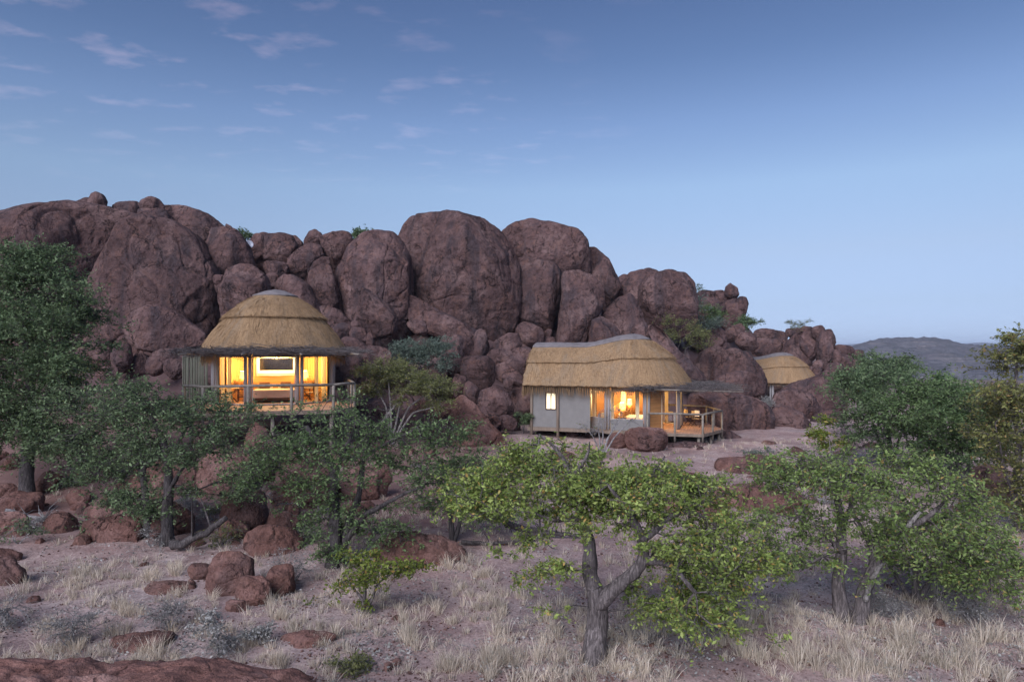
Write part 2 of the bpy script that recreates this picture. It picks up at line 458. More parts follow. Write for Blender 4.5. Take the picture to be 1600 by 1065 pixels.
def plain(name, c, rough=0.7, vary=0.15, scale=6.0, stretch=(1, 1, 1), metal=0.0, bumpd=0.01):
    m, nt, N, L, bs = newmat(name)
    pos = N.new('ShaderNodeTexCoord').outputs['Object']
    n1 = noise(N, L, mapping(N, L, pos, stretch), scale, 5, 0.65)
    cc = ramp(N, L, n1.outputs[0], [(0.28, tuple(x * (1 - vary) for x in c)), (0.72, tuple(min(1, x * (1 + vary)) for x in c))])
    L.new(cc, bs.inputs['Base Color']); bs.inputs['Roughness'].default_value = rough; bs.inputs['Metallic'].default_value = metal
    bs.inputs['Specular IOR Level'].default_value = 0.3
    if bumpd: bump(N, L, bs, n1.outputs[0], 0.4, bumpd)
    return m
M['cap'] = plain('cement_ridge', (.20, .18, .175), 0.85, 0.3, 3)
M['canvas'] = plain('grey_canvas', (.205, .20, .188), 0.85, 0.10, 2.5)
M['canvas_dark'] = plain('shade_canvas', (.16, .165, .155), 0.85, 0.10, 2.5)
M['post'] = plain('painted_post', (.33, .32, .315), 0.7, 0.12, 5, (1, 1, .2))
M['timber'] = plain('weathered_timber', (.21, .165, .125), 0.85, 0.35, 6, (1, 1, .15))
M['rail'] = plain('pole_timber', (.225, .20, .165), 0.85, 0.35, 5, (1, 1, 1))
M['deck'] = plain('deck_board', (.40, .24, .165), 0.7, 0.2, 3, (.3, 3, 1))
M['wood'] = plain('interior_wood', (.42, .22, .085), 0.5, 0.25, 3, (.3, .3, 4))
M['wood_dark'] = plain('dark_wood', (.07, .035, .02), 0.5, 0.25, 5)
M['cloth'] = plain('white_linen', (.78, .74, .68), 0.85, 0.05, 9)
M['throw'] = plain('striped_throw', (.46, .36, .33), 0.9, 0.3, 3, (.2, 5, .2))
M['cushion'] = plain('brown_cushion', (.17, .085, .05), 0.85, 0.3, 8)
M['curtain'] = plain('cream_curtain', (.72, .62, .44), 0.9, 0.08, 4, (3, 3, .1))
M['drape'] = plain('ochre_drape', (.50, .31, .12), 0.9, 0.15, 4, (3, 3, .1))
M['wood_mid'] = plain('brown_wood', (.20, .095, .04), 0.6, 0.25, 4, (.3, .3, 5))
M['tan'] = plain('tan_canvas', (.48, .36, .22), 0.85, 0.1, 7)
M['dish'] = plain('dish_metal', (.62, .64, .68), 0.4, 0.06, 2, metal=0.2)
M['fence'] = plain('green_grey_pole', (.115, .12, .09), 0.9, 0.25, 5, (1, 1, .2))
M['stain'] = plain('white_droppings', (.62, .60, .60), 0.9, 0.15, 8)
def emit_mat(name, c, s, base=(.8, .7, .5)):
    m, nt, N, L, bs = newmat(name)
    pos = N.new('ShaderNodeTexCoord').outputs['Object']
    n1 = noise(N, L, pos, 14, 3, 0.6)
    cc = ramp(N, L, n1.outputs[0], [(0.4, tuple(x * .8 for x in c)), (0.6, c)])
    bs.inputs['Base Color'].default_value = (*base, 1)
    L.new(cc, bs.inputs['Emission Color']); bs.inputs['Emission Strength'].default_value = s
    return m
M['shade'] = emit_mat('lamp_shade', (1.0, .62, .20), 0.85)
M['tube'] = emit_mat('lit_strip', (1.0, .72, .33), 1.1)
M['litpane'] = emit_mat('lit_frosted_pane', (1.0, .86, .56), 0.5)
def glass_mat(name, tint, refl):
    m, nt, N, L, bs = newmat(name)
    tr = N.new('ShaderNodeBsdfTransparent'); tr.inputs[0].default_value = (*tint, 1)
    gl = N.new('ShaderNodeBsdfGlossy'); gl.inputs['Roughness'].default_value = 0.02
    fr = N.new('ShaderNodeFresnel'); fr.inputs[0].default_value = 1.35
    mx = N.new('ShaderNodeMixShader'); bk = N.new('ShaderNodeNewGeometry').outputs['Backfacing']
    L.new(math_(N, L, 'MULTIPLY', fr.outputs[0], math_(N, L, 'SUBTRACT', refl, bk)), mx.inputs[0])
    L.new(tr.outputs[0], mx.inputs[1]); L.new(gl.outputs[0], mx.inputs[2]); L.new(mx.outputs[0], N['Material Output'].inputs[0])
    return m
M['glass'] = glass_mat('window_glass', (.97, .97, .95), 1.0)
def mirror_mat():
    m, nt, N, L, bs = newmat('mirror')
    bs.inputs['Base Color'].default_value = (.30, .27, .25, 1); bs.inputs['Metallic'].default_value = 1.0; bs.inputs['Roughness'].default_value = 0.08
    return m
M['mirror'] = mirror_mat()

# ------------------------------------------------------------------ terrain
_T = np.array([  # azimuth column, first rise from, to, height, second rise from, to, height, core height
    (-2500, 22, 30, 1.3, 39, 48, 5.2, 7), (-300, 22, 30, 1.3, 39, 48, 5.2, 11), (340, 22, 30, 1.3, 39, 48, 5.2, 12), (550, 26, 36, 1.0, 40, 50, 5.2, 12),
    (700, 32, 40, .5, 40, 52, 5.2, 12.5), (880, 36, 46, .3, 44, 54, 5.0, 12), (960, 44, 52, .4, 46, 57, 4.8, 10), (1080, 46, 54, .3, 50, 61, 5.0, 9.6), (1140, 48, 56, .4, 54, 66, 5.0, 8.6),
    (1200, 52, 62, -.4, 75, 84, 3.5, 6.2), (1300, 60, 70, -.3, 74, 84, 2.5, 5.6), (1345, 66, 74, .3, 72, 84, 1.5, 4.0), (1385, 70, 80, .2, 80, 100, .5, 0.6), (1700, 80, 90, 0, 90, 120, 0, 0), (6000, 80, 90, 0, 90, 120, 0, 0)])
def gz(x, y):
    x = np.atleast_1d(np.asarray(x, float)); y = np.atleast_1d(np.asarray(y, float))
    a = 800 + x / np.maximum(y, 6.0) * F
    c = [np.interp(a, _T[:, 0], _T[:, k]) for k in range(1, 8)]
    z = sstep(c[0], c[1], y) * c[2] + sstep(c[3], c[4], y) * (c[5] - c[2])
    z = z + sstep(c[4] - 1, c[4] + 11, y) * (c[6] - c[5]) * (1 - sstep(c[4] + 25, c[4] + 70, y))
    z = z - 55 * sstep(95, 620, y)
    p = np.stack([x, y, np.zeros_like(x)], 1)
    amp = np.clip((y - 4) / 10, 0, 1)
    core = sstep(c[3], c[4] + 2, y) * np.clip(c[6] / 8, 0, 1) * (1 - sstep(100, 160, y))
    z = z + core * (1.0 * fbm(p * 0.4 + 40, 4, 0.55) - 0.3 * np.exp(-(pnoise(p * 0.7 + 3) / .08) ** 2))
    z = z + 0.16 * fbm(p * 0.22, 3) * amp + 0.05 * fbm(p * 1.1 + 9, 3) * amp
    return z
def g1(x, y): return float(gz([x], [y])[0])
def hit(px, py, dmin=8.0, dmax=130.0):
    """distance at which the line of sight through a photograph pixel meets the ground"""
    for n in (260, 24):
        d = np.linspace(dmin, dmax, n)
        x = (px - 800) / F * d; z = CAMZ - (py - HY) / F * d
        k = np.nonzero(z <= gz(x, d))[0]
        if not len(k): return dmax
        dmin, dmax = d[max(0, k[0] - 1)], d[k[0]]
    return float(dmax)

def build_ground():
    def axis(a, b, st, lo, hi, g):
        m = list(np.arange(a, b + 1e-6, st)); s = st; v = b
        while v < hi: s *= g; v += s; m.append(v)
        s = st; v = a; pre = []
        while v > lo: s *= g; v -= s; pre.append(v)
        return np.array(pre[::-1] + m)
    xs = axis(-32, 32, 0.25, -7000, 7000, 1.17); ys = axis(8, 56, 0.22, -900, 9000, 1.15)
    X, Y = np.meshgrid(xs, ys)
    Z = gz(X.ravel(), Y.ravel())
    v = np.stack([X.ravel(), Y.ravel(), Z], 1)
    nx, ny = len(xs), len(ys)
    i = (np.arange(ny - 1)[:, None] * nx + np.arange(nx - 1)[None, :]).ravel()
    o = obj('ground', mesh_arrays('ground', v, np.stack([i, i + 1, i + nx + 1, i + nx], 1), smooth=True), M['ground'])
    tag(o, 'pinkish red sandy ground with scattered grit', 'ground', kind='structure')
build_ground()

def build_hill(name, label, D, pts, depth, nx, ny, rough, base):
    px = np.linspace(pts[0][0], pts[-1][0], nx); top = np.interp(px, [p[0] for p in pts], [p[1] for p in pts])
    X = (px - 800) / F * D; Zt = CAMZ - (top - HY) / F * D
    t = np.linspace(-1, 1, ny)
    v = []
    for j in t:
        prof = (1 - abs(j) ** 1.6)
        y = np.full(nx, D + depth * j)
        z = base + (Zt - base) * prof
        p = np.stack([X, y, z], 1)
        z = z + rough * (1 - abs(j)) ** 0.5 * (abs(j) + 0.06) * fbm(p / (depth * 0.35), 6, 0.6) + rough * 0.10 * fbm(p / (depth * .04), 3)
        v.append(np.stack([X * (1 + (y - D) / D), y, z], 1))
    v = np.concatenate(v)
    i = (np.arange(ny - 1)[:, None] * nx + np.arange(nx - 1)[None, :]).ravel()
    o = obj(name, mesh_arrays(name, v, np.stack([i, i + 1, i + nx + 1, i + nx], 1), smooth=True), M['hill'])
    tag(o, label, 'hill', kind='structure')
build_hill('hill', 'low grey rocky hill with slanting strata beyond the trees', 900,
           [(1000, 600), (1220, 560), (1300, 551), (1345, 537), (1372, 530), (1395, 528.5), (1440, 528), (1468, 529), (1490, 533), (1530, 539), (1580, 545), (1700, 549), (1900, 556), (2150, 600)],
           260, 260, 70, 26, -70)
build_hill('hill', 'faint far ridge on the horizon', 3600,
           [(200, 552), (900, 545), (1200, 541), (1320, 538), (1350, 536), (1500, 537), (1540, 535), (1580, 540), (1750, 541), (2200, 552)], 700, 160, 30, 22, -120)

# ------------------------------------------------------------------ boulders
_ico = {}
def ico(sub):
    if sub not in _ico:
        bm = bmesh.new(); bmesh.ops.create_icosphere(bm, subdivisions=sub, radius=1.0)
        bm.verts.ensure_lookup_table()
        v = np.array([w.co[:] for w in bm.verts]); f = np.array([[w.index for w in g.verts] for g in bm.faces]); bm.free()
        v /= np.linalg.norm(v, axis=1)[:, None]
        _ico[sub] = (v, f)
    return _ico[sub]
def E(x0, x1, y0, y1, seed=0, sq=2.6, tilt=0.0, n=28):
    """irregular rounded outline filling a pixel box"""
    r = np.random.default_rng(seed * 7 + 1)
    t = np.arange(n) / n * 2 * math.pi
    k = (np.abs(np.cos(t)) ** sq + np.abs(np.sin(t)) ** sq) ** (-1 / sq)
    k = k * (1 + 0.07 * np.sin(2 * t + r.uniform(0, 6)) + 0.06 * np.sin(3 * t + r.uniform(0, 6)) + 0.03 * np.sin(5 * t + r.uniform(0, 6)))
    x, y = k * np.cos(t), k * np.sin(t)
    if tilt:
        x, y = x + tilt * y, y
    x = (x - x.min()) / (x.max() - x.min()); y = (y - y.min()) / (y.max() - y.min())
    return [(x0 + a * (x1 - x0), y0 + b * (y1 - y0)) for a, b in zip(x, y)]
def outline_radius(poly, n=360):
    P = np.array(poly, float)
    x, y = P[:, 0], P[:, 1]; x2, y2 = np.roll(x, -1), np.roll(y, -1)
    cr = x * y2 - x2 * y; A = cr.sum() / 2
    c = np.array([((x + x2) * cr).sum() / (6 * A), ((y + y2) * cr).sum() / (6 * A)])
    th = np.arange(n) / n * 2 * math.pi
    Q = np.stack([P[:, 0] - c[0], c[1] - P[:, 1]], 1)      # y up
    rr = np.zeros(n)
    for a, b in zip(Q, np.roll(Q, -1, 0)):
        e = b - a
        den = np.cos(th) * e[1] - np.sin(th) * e[0]
        den = np.where(abs(den) < 1e-9, 1e-9, den)
        t = (a[0] * e[1] - a[1] * e[0]) / den
        s = (a[0] * np.sin(th) - a[1] * np.cos(th)) / den
        rr = np.where((t > 0) & (s >= -1e-6) & (s <= 1 + 1e-6), np.maximum(rr, t), rr)
    k = np.exp(-0.5 * (np.arange(-12, 13) / 3.0) ** 2); k /= k.sum()
    rr = np.convolve(np.concatenate([rr[-12:], rr, rr[:12]]), k, 'valid')
    return c, rr, abs(A)
_bseed = [0]
def boulder(label, poly, D=None, sub=5, depth=0.8, q=2.5, mat='rock', rough=1.0, name='boulder', cracks=1.0, cat='boulder', group=None, foot=None):
    _bseed[0] += 1
    sd = _bseed[0]
    c, rr, A = outline_radius(poly)
    yt, yb = min(p[1] for p in poly), max(p[1] for p in poly)
    if foot is None: foot = 0.5 if D is None else 0.10
    if D is None:
        D = hit(c[0], yb - 0.10 * (yb - yt))
    ym = yt + 0.55 * (yb - yt)
    poly = [(x, y + (max(0, y - ym) / (yb - ym)) ** 1.5 * foot * (yb - yt)) for x, y in poly]      # the foot goes on into the ground
    c, rr, A = outline_radius(poly)
    rr = rr * (1.06 if sub >= 6 and mat == 'rock' else 1.035)
    k = D / F
    d, f = ico(sub)
    th = np.arctan2(d[:, 2], d[:, 0]) % (2 * math.pi)
    m = np.hypot(d[:, 0], d[:, 2])
    r = np.interp(th, np.arange(361) / 360 * 2 * math.pi, np.append(rr, rr[0]))
    s = (m ** q + np.abs(d[:, 1]) ** q + 1e-9) ** (-1 / q)
    size = math.sqrt(A / math.pi) * k
    p = np.stack([r * m * s * np.cos(th) * k, size * depth * d[:, 1] * s, r * m * s * np.sin(th) * k], 1)
    off = np.array([sd * 3.7, sd * 1.3, sd * 2.1])
    u = p / size
    # uneven face: broad swellings, flattened planes, shallow ledges, cracks
    p[:, 1] += size * depth * (0.22 if sub >= 6 else .30) * pnoise(u * 1.0 + off)
    rs = np.random.default_rng(sd + 50)
    near = mat == 'red_rock'
    if near: rough = rough * 1.7
    for j in range(11 if near else 7):
        n = np.array([rs.normal() * 0.8, -abs(rs.normal()) - 0.15, rs.normal() * (0.8 if not near else 1.1)]); n /= np.linalg.norm(n)
        h = np.percentile(p @ n, rs.uniform(84, 94))
        e = np.maximum(0, p @ n - h)
        p -= n[None, :] * (e * 0.7 * (np.clip(-d[:, 1] * 2.2, 0, 1) if not near else np.clip(.55 - d[:, 1] * 2.2, 0, 1)))[:, None]
    nr = d / np.array([1, 1, 1])
    a = (0.034 if sub >= 6 else 0.05) * size * fbm(u * 2.0 + off, 5, 0.5)
    l = pnoise(u * np.array([1.2, 1.2, 2.2]) + off + 31)
    a -= cracks * (0.035 if sub > 6 else .05) * size * np.exp(-(l / 0.028) ** 2) * (0.2 + 0.6 * (pnoise(u * 1.5 + off + 77) > -0.1))
    l2 = pnoise(u * np.array([1.8, 1.8, 0.6]) + off + 57)
    a -= cracks * 0.03 * size * np.exp(-(l2 / 0.03) ** 2)
    a += 0.012 * fbm((p + off) * 1.6, 4, 0.6) * min(2.0, size)
    p += nr * (a * rough)[:, None]
    ctr = W(c[0], c[1], D)
    zb = p[:, 2].min()
    base = ctr + np.array([0, 0, zb])
    p[:, 2] -= zb
    o = obj(name, mesh_arrays(name, p, tris=f, smooth=True), M[mat], loc=base)
    return tag(o, label, cat, group)

B = boulder
# --- left massif
B('broad dark dome at the far left skyline behind the leafy tree', [(-140, 420), (-70, 372), (0, 352), (30, 339), (69, 331), (111, 328), (168, 332), (216, 341), (214, 356), (176, 392), (150, 430), (140, 470), (130, 600), (-130, 600)], 53, 7, .7, 2.6)
B('massive smooth dome with a rounded top behind the left hut', [(228, 344), (207, 357), (174, 388), (152, 424), (142, 448), (144, 490), (158, 535), (210, 560), (300, 560), (328, 520), (338, 502), (337, 460), (332, 424), (318, 397), (303, 373), (270, 352)], 49, 7, .75, 2.8)
B('rounded knob perched on top of the massive left dome', [(217, 319), (222, 311), (234, 307), (247, 310), (255, 321), (253, 328), (222, 328)], 52, 5, .9)
B('squarish rock under the perched knob on the left dome', [(216, 326), (256, 326), (266, 346), (256, 360), (222, 362), (214, 345)], 51.5, 5, .8, 3)
B('tall upright lump of the pair on the far left skyline', [(137, 324), (138, 310), (144, 302), (152, 300), (161, 304), (165, 315), (163, 325)], 54, 5, .9)
B('sloping lump leaning on the upright lump, far left skyline', [(104, 330), (118, 318), (130, 309), (139, 309), (140, 330)], 54.5, 5, .8)
B('thin flat slab below the upright lump, far left skyline', [(130, 331), (134, 324), (166, 323), (169, 328), (160, 334)], 53, 4, .8)
B('low flat-topped rock on the skyline between the knob and the pair', [(168, 335), (174, 320), (184, 315), (214, 315), (220, 325), (218, 350), (190, 350)], 55, 5, .8, 3)
B('sloping shoulder right of the knob on the left skyline', [(250, 323), (270, 322), (290, 323), (318, 332), (336, 344), (350, 356), (345, 385), (318, 400), (285, 390), (252, 352)], 53.5, 6, .7, 2.6)
B('rounded boulder beside the white dish', [(333, 359), (354, 355), (369, 361), (387, 385), (394, 412), (375, 421), (354, 430), (336, 428), (325, 409), (318, 391)], 51, 6, .8)
B('small pointed chip on the boulder beside the white dish', [(351, 357), (353, 349), (361, 353), (369, 362)], 51.5, 4, .8)
B('tall block above the left edge of the left thatched roof', [(352, 422), (372, 415), (395, 417), (411, 430), (418, 450), (418, 478), (404, 510), (352, 512), (346, 470), (348, 445)], 47, 6, .8, 3)
B('thin layered rock wedged left of the tall block', E(334, 353, 429, 443, 3), 48, 4, .9, 3)
B('lower thin layered rock wedged left of the tall block', E(335, 351, 442, 457, 4), 48, 4, .9, 3)
B('slanting boulder leaning on the massive left dome', [(195, 512), (202, 492), (228, 478), (255, 478), (276, 490), (300, 508), (319, 521), (315, 534), (255, 545), (222, 540), (201, 528)], 44.5, 6, .7, 2.4)
B('upright split rock, left half, beside the leafy tree', E(146, 177, 533, 578, 5), 43.5, 5, .8, 3)
B('upright split rock, right half, below the slanting boulder', E(174, 204, 534, 580, 6), 43, 5, .8, 3)
B('flat rock left of the green pole screen', E(238, 287, 544, 562, 7), 43, 5, .8, 2.8)
B('angular rock under the flat rock by the pole screen', E(229, 260, 556, 584, 8), 42, 5, .8, 3)
B('rounded rock between the angular rock and the pole screen', E(256, 290, 560, 590, 9), 41, 5, .8)
B('low rock among leaves below the split rock', E(150, 184, 572, 596, 10), 41.5, 5, .8)
B('rock half hidden between the split rock and the angular rock', E(198, 235, 552, 590, 11), 44, 5, .8)
# --- centre left crags
B('layered slab rock right behind the white dish', [(388, 376), (398, 366), (413, 363), (421, 366), (424, 400), (415, 412), (396, 408), (390, 395)], 55, 5, .8, 3)
B('rounded rock filling the notch just below the white dish', E(376, 416, 392, 428, 97), 57, 5, .8)
B('dark overhanging boulder right of the white dish', [(413, 372), (420, 366), (440, 364), (455, 368), (464, 385), (462, 402), (455, 412), (430, 408), (416, 405)], 54.5, 6, .8, 2.6)
B('sloping rock on the right end of the dark overhang', [(452, 368), (462, 368), (472, 378), (476, 390), (468, 402), (456, 398)], 56, 5, .8)
B('low rounded rock under the dark overhang', E(411, 450, 407, 434, 12), 52, 5, .8)
B('small round boulder above the left roof', E(414, 437, 425, 449, 13), 50.5, 5, .9)
B('pointed rock on the skyline left of the small tree', [(474, 386), (477, 372), (484, 361), (492, 358), (502, 364), (507, 376), (504, 388)], 56, 5, .8)
B('rounded overhanging boulder beside the small skyline tree', [(501, 369), (515, 364), (535, 361), (547, 365), (552, 380), (548, 395), (535, 409), (522, 415), (512, 407), (503, 390)], 54.5, 6, .8)
B('slanting crag below the pointed skyline rock', [(481, 381), (500, 384), (504, 399), (496, 410), (484, 425), (480, 440), (462, 436), (448, 421), (453, 405), (467, 390)], 53.5, 6, .8, 2.6)
B('finger of rock lying across the tall column', [(480, 424), (490, 410), (504, 401), (514, 402), (515, 413), (500, 420), (484, 430)], 52, 5, .8)
column = B('tall leaning column with a white streak above the left roof', [(485, 424), (504, 413), (516, 417), (523, 437), (529, 460), (534, 484), (518, 492), (500, 482), (489, 460), (480, 441)], 51, 6, .85, 2.6)
B('sloping rock running down behind the left roof', [(432, 440), (443, 431), (460, 432), (481, 446), (494, 470), (503, 492), (500, 520), (440, 520), (428, 470)], 49.5, 6, .8, 2.4)
B('big rounded dome right of the tall column', [(551, 387), (565, 371), (589, 363), (610, 366), (629, 382), (638, 404), (641, 441), (642, 479), (637, 507), (624, 528), (590, 540), (551, 520), (532, 486), (525, 451), (525, 423), (539, 410)], 53, 7, .8, 2.8)
B('pointed shield-shaped boulder leaning on the rounded dome', [(561, 447), (584, 460), (608, 477), (620, 498), (616, 520), (598, 535), (577, 535), (551, 514), (542, 493), (548, 468)], 48.5, 6, .7, 2.3)
B('sloping rock beside the right edge of the left roof', [(498, 478), (512, 478), (530, 484), (548, 502), (552, 516), (535, 522), (512, 512)], 47.5, 5, .8)
B('rounded rock touching the left roof edge', E(515, 548, 504, 532, 14), 46, 5, .8)
B('cube-like rock below the shield-shaped boulder', E(545, 576, 511, 541, 15, 4), 46, 5, .8, 4)
B('small stone on the cube-like rock', E(548, 565, 501, 514, 16), 47, 4, .8)
B('narrow upright stone beside the cube-like rock', E(572, 584, 519, 546, 17), 46, 4, .8, 3)
B('low rock right of the left hut eave', E(532, 572, 526, 560, 18), 44.5, 5, .8)
B('broad low rock below the upright stone', E(556, 612, 540, 580, 19), 43, 5, .8)
B('mauve rock behind the right end of the left deck', E(520, 570, 552, 605, 20), 41.5, 5, .7)
B('sausage-shaped rock at the foot of the rounded dome', E(636, 668, 500, 522, 21, tilt=.4), 49, 5, .8)
B('rock seen in the notch left of the rounded overhanging boulder', E(488, 524, 384, 424, 98), 59, 5, .8)
B('rock in shadow behind the foot of the overhanging boulder', E(504, 548, 402, 444, 99), 58.5, 5, .8)
B('rock filling the gap between the ledge and the spires', E(1238, 1278, 516, 550, 100), 83, 4, .8)
# --- the great dome and its neighbours
B('the largest dome, flat-topped, in the middle of the skyline', [(627, 376), (637, 350), (651, 340), (676, 336), (717, 339), (752, 346), (783, 367), (800, 394), (810, 418), (811, 457), (808, 484), (799, 510), (783, 535), (762, 548), (735, 530), (700, 500), (668, 480), (648, 462), (640, 437), (632, 406)], 56, 7, .75, 3.0, cracks=.6)
B('thin chip on top of the largest dome', E(672, 692, 333, 341, 22), 56, 3, .8)
B('second rounded dome right of the largest one', [(784, 367), (800, 352), (833, 344), (869, 351), (899, 361), (914, 378), (919, 406), (917, 425), (890, 432), (860, 425), (816, 408), (802, 396)], 59, 7, .8, 2.8, cracks=.6)
B('dark vertical pillar under the second dome', [(806, 404), (828, 404), (866, 415), (878, 430), (876, 467), (864, 498), (858, 530), (841, 540), (818, 540), (803, 515), (810, 467)], 56.5, 6, .8, 3)
B('rounded foot of the dark pillar', E(806, 850, 503, 540, 23), 53.5, 5, .8)
B('smooth tapering buttress right of the dark pillar', [(878, 428), (904, 424), (927, 433), (941, 452), (943, 472), (932, 498), (922, 545), (899, 560), (866, 555), (873, 503), (879, 462)], 55, 6, .8, 2.7)
B('sloping shoulder right of the second dome', [(914, 388), (932, 388), (952, 408), (963, 431), (972, 455), (964, 476), (950, 487), (934, 462), (918, 424)], 59.5, 6, .8, 2.6)
B('round-headed rock just above the right hut ridge', [(925, 500), (940, 494), (960, 508), (974, 528), (972, 560), (930, 560), (918, 540)], 53, 5, .8)
B('pointed grey rock far behind the shoulder', E(960, 985, 428, 460, 24), 64, 4, .8)
B('long diagonal slab sliding under the largest dome', [(640, 459), (676, 480), (722, 503), (757, 523), (766, 552), (735, 560), (696, 532), (655, 512), (640, 500)], 52, 6, .7, 2.4)
B('grooved block below the diagonal slab', E(688, 744, 522, 568, 25, 3.4), 49.5, 5, .8, 3)
B('rounded post of rock right of the grooved block', E(738, 764, 514, 560, 26), 50, 5, .8, 3)
B('slanting boulder in the gap below the largest dome', [(762, 550), (775, 532), (795, 520), (810, 521), (816, 538), (806, 553), (780, 558)], 50, 5, .8)
B('flat mauve rock under the slanting gap boulder', E(757, 803, 545, 571, 27), 47, 5, .8)
B('small block between pillar and buttress', E(846, 868, 525, 548, 28), 54, 4, .8, 3)
B('pebble-like rock on the small block', E(849, 863, 514, 527, 29), 54, 4, .8)
B('rock tucked behind the left end of the right roof', E(800, 834, 542, 574, 30), 47, 5, .8)
B('rounded rock left of the right roof', E(790, 822, 556, 596, 31), 45, 5, .8)
B('long sloping rock left of the right hut', [(772, 572), (790, 566), (808, 578), (826, 600), (836, 616), (815, 618), (790, 600), (776, 592)], 44, 5, .8)
B('tall mauve rock against the end wall of the right hut', E(798, 840, 604, 656, 32, 3), 43.5, 5, .7)
B('small round stone under the long sloping rock', E(786, 803, 589, 610, 33), 42.5, 4, .9)
B('cube-shaped boulder with a flat front in the rubble slope', [(719, 575), (725, 559), (740, 557), (762, 557), (771, 567), (772, 593), (759, 610), (738, 604), (722, 590)], 43.5, 6, .85, 4)
B('rounded block with a cracked corner below the cube boulder', [(747, 633), (750, 611), (774, 603), (793, 615), (802, 634), (800, 652), (765, 650)], 40.5, 6, .85, 3)
B('narrow rock left of the cracked block', E(724, 748, 595, 632, 34), 41.5, 5, .8)
B('slim rock leaning beside the teal bush', E(707, 729, 584, 618, 35), 42.5, 5, .8)
B('rock behind the teal bush', E(690, 726, 560, 592, 36), 45.5, 5, .8)
B('rock under the teal bush', E(655, 700, 568, 612, 37), 43.5, 5, .8)
B('great sloping red boulder right of the olive bush', [(696, 655), (706, 630), (720, 615), (738, 628), (757, 651), (780, 676), (795, 694), (790, 712), (730, 716), (698, 700), (690, 675)], 37, 6, .8, 2.4, 'red_rock')
B('red boulder half hidden under the olive bush', E(640, 708, 626, 680, 38), 37.5, 6, .8, 2.6, 'red_rock')
B('broken slab leaning right of the great sloping boulder', [(748, 640), (756, 634), (778, 648), (783, 660), (772, 668), (758, 656)], 38.5, 5, .8, 3)
B('low rock by the corner post of the right hut', E(778, 808, 648, 670, 39), 39.5, 5, .8)
# --- rocks over and beside the right hut
B('flat-topped dome behind the peak of the right roof', [(1002, 447), (1015, 429), (1045, 424), (1069, 429), (1083, 444), (1087, 468), (1083, 497), (1071, 516), (1040, 520), (1008, 510), (1001, 478)], 58, 7, .8, 3, cracks=.5)
B('rounded dome half hidden by the flat-topped dome', [(970, 447), (984, 428), (1015, 420), (1034, 428), (1030, 500), (1005, 518), (984, 512), (966, 482)], 61, 6, .8, 2.6)
B('broad sloping rock above the right hut ridge', [(943, 489), (966, 468), (984, 460), (1001, 484), (1006, 505), (1002, 550), (956, 550), (938, 520)], 56, 6, .7, 2.5)
B('small squarish rock left of the right roof peak', E(986, 1014, 503, 540, 40, 3), 53.5, 5, .8, 3)
B('long slanting rock right of the right roof peak', [(1012, 512), (1024, 508), (1040, 522), (1058, 546), (1088, 572), (1102, 584), (1085, 604), (1055, 590), (1028, 548)], 52, 6, .8, 2.4)
B('boulder balanced on the crag by itself against the sky', [(1132, 458), (1134, 448), (1141, 442), (1152, 450), (1155, 460), (1150, 467), (1138, 464)], 68, 5, .9)
B('rounded rock at the right end of the crag below the balanced boulder', [(1149, 470), (1156, 463), (1166, 464), (1170, 475), (1166, 490), (1155, 496), (1148, 488)], 67, 5, .8)
B('central face of the crag below the balanced boulder', [(1123, 485), (1134, 470), (1150, 466), (1160, 480), (1158, 505), (1140, 515), (1124, 505)], 67.5, 5, .8, 2.6)
B('flat rock under the balanced boulder', E(1118, 1148, 458, 476, 41), 69, 5, .8)
B('low cap rock at the left end of the crag', E(1088, 1124, 453, 469, 42), 70, 5, .8)
B('small lump between cap rock and balanced boulder', E(1112, 1132, 453, 468, 43), 69.5, 4, .8)
B('rock half hidden by bushes on the crag', E(1088, 1130, 464, 500, 44), 68.5, 5, .8)
B('squat rock lower on the crag by the bushes', E(1108, 1136, 470, 490, 45), 67, 4, .8)
B('dark wedge-shaped boulder below the crag', [(1128, 522), (1140, 510), (1158, 505), (1164, 512), (1160, 525), (1142, 532), (1130, 531)], 63, 5, .8)
B('broad boulder behind the grey-green bush', E(1076, 1136, 512, 546, 46), 62, 5, .8)
B('tilted rock right of the wedge-shaped boulder', E(1149, 1184, 519, 545, 47), 62.5, 5, .8)
B('long low rock on the saddle, upper', E(1178, 1230, 513, 536, 48), 83, 5, .8)
B('long low rock on the saddle, lower', E(1172, 1222, 529, 560, 49), 80, 5, .8)
B('small stone in the saddle left of the spires', E(1216, 1232, 528, 546, 50), 80, 4, .8)
B('great rounded dome hiding the left end of the far hut', [(1117, 575), (1122, 558), (1132, 549), (1150, 545), (1168, 554), (1186, 572), (1196, 594), (1197, 614), (1180, 622), (1130, 618), (1114, 600)], 56, 6, .75, 2.7)
B('grey sloping rock left of the great rounded dome', [(1084, 572), (1096, 552), (1114, 540), (1132, 546), (1130, 575), (1122, 602), (1095, 600)], 58, 6, .8)
B('mid-sized boulder in front of the great rounded dome', E(1117, 1184, 580, 632, 51), 51.5, 6, .75)
B('huge low boulder directly behind the right deck', [(1080, 622), (1090, 612), (1110, 607), (1140, 614), (1177, 622), (1198, 634), (1206, 650), (1204, 673), (1150, 678), (1100, 678), (1078, 660)], 46, 7, .7, 2.8)
B('smooth boulder with a crack line right of the huge low boulder', [(1205, 645), (1214, 636), (1232, 635), (1252, 645), (1266, 660), (1262, 676), (1230, 680), (1206, 674)], 47, 6, .8, 2.6)
B('rounded boulder below the far hut', [(1206, 630), (1216, 614), (1240, 608), (1263, 614), (1282, 636), (1288, 655), (1270, 674), (1235, 660), (1210, 645)], 52, 6, .75, 2.5)
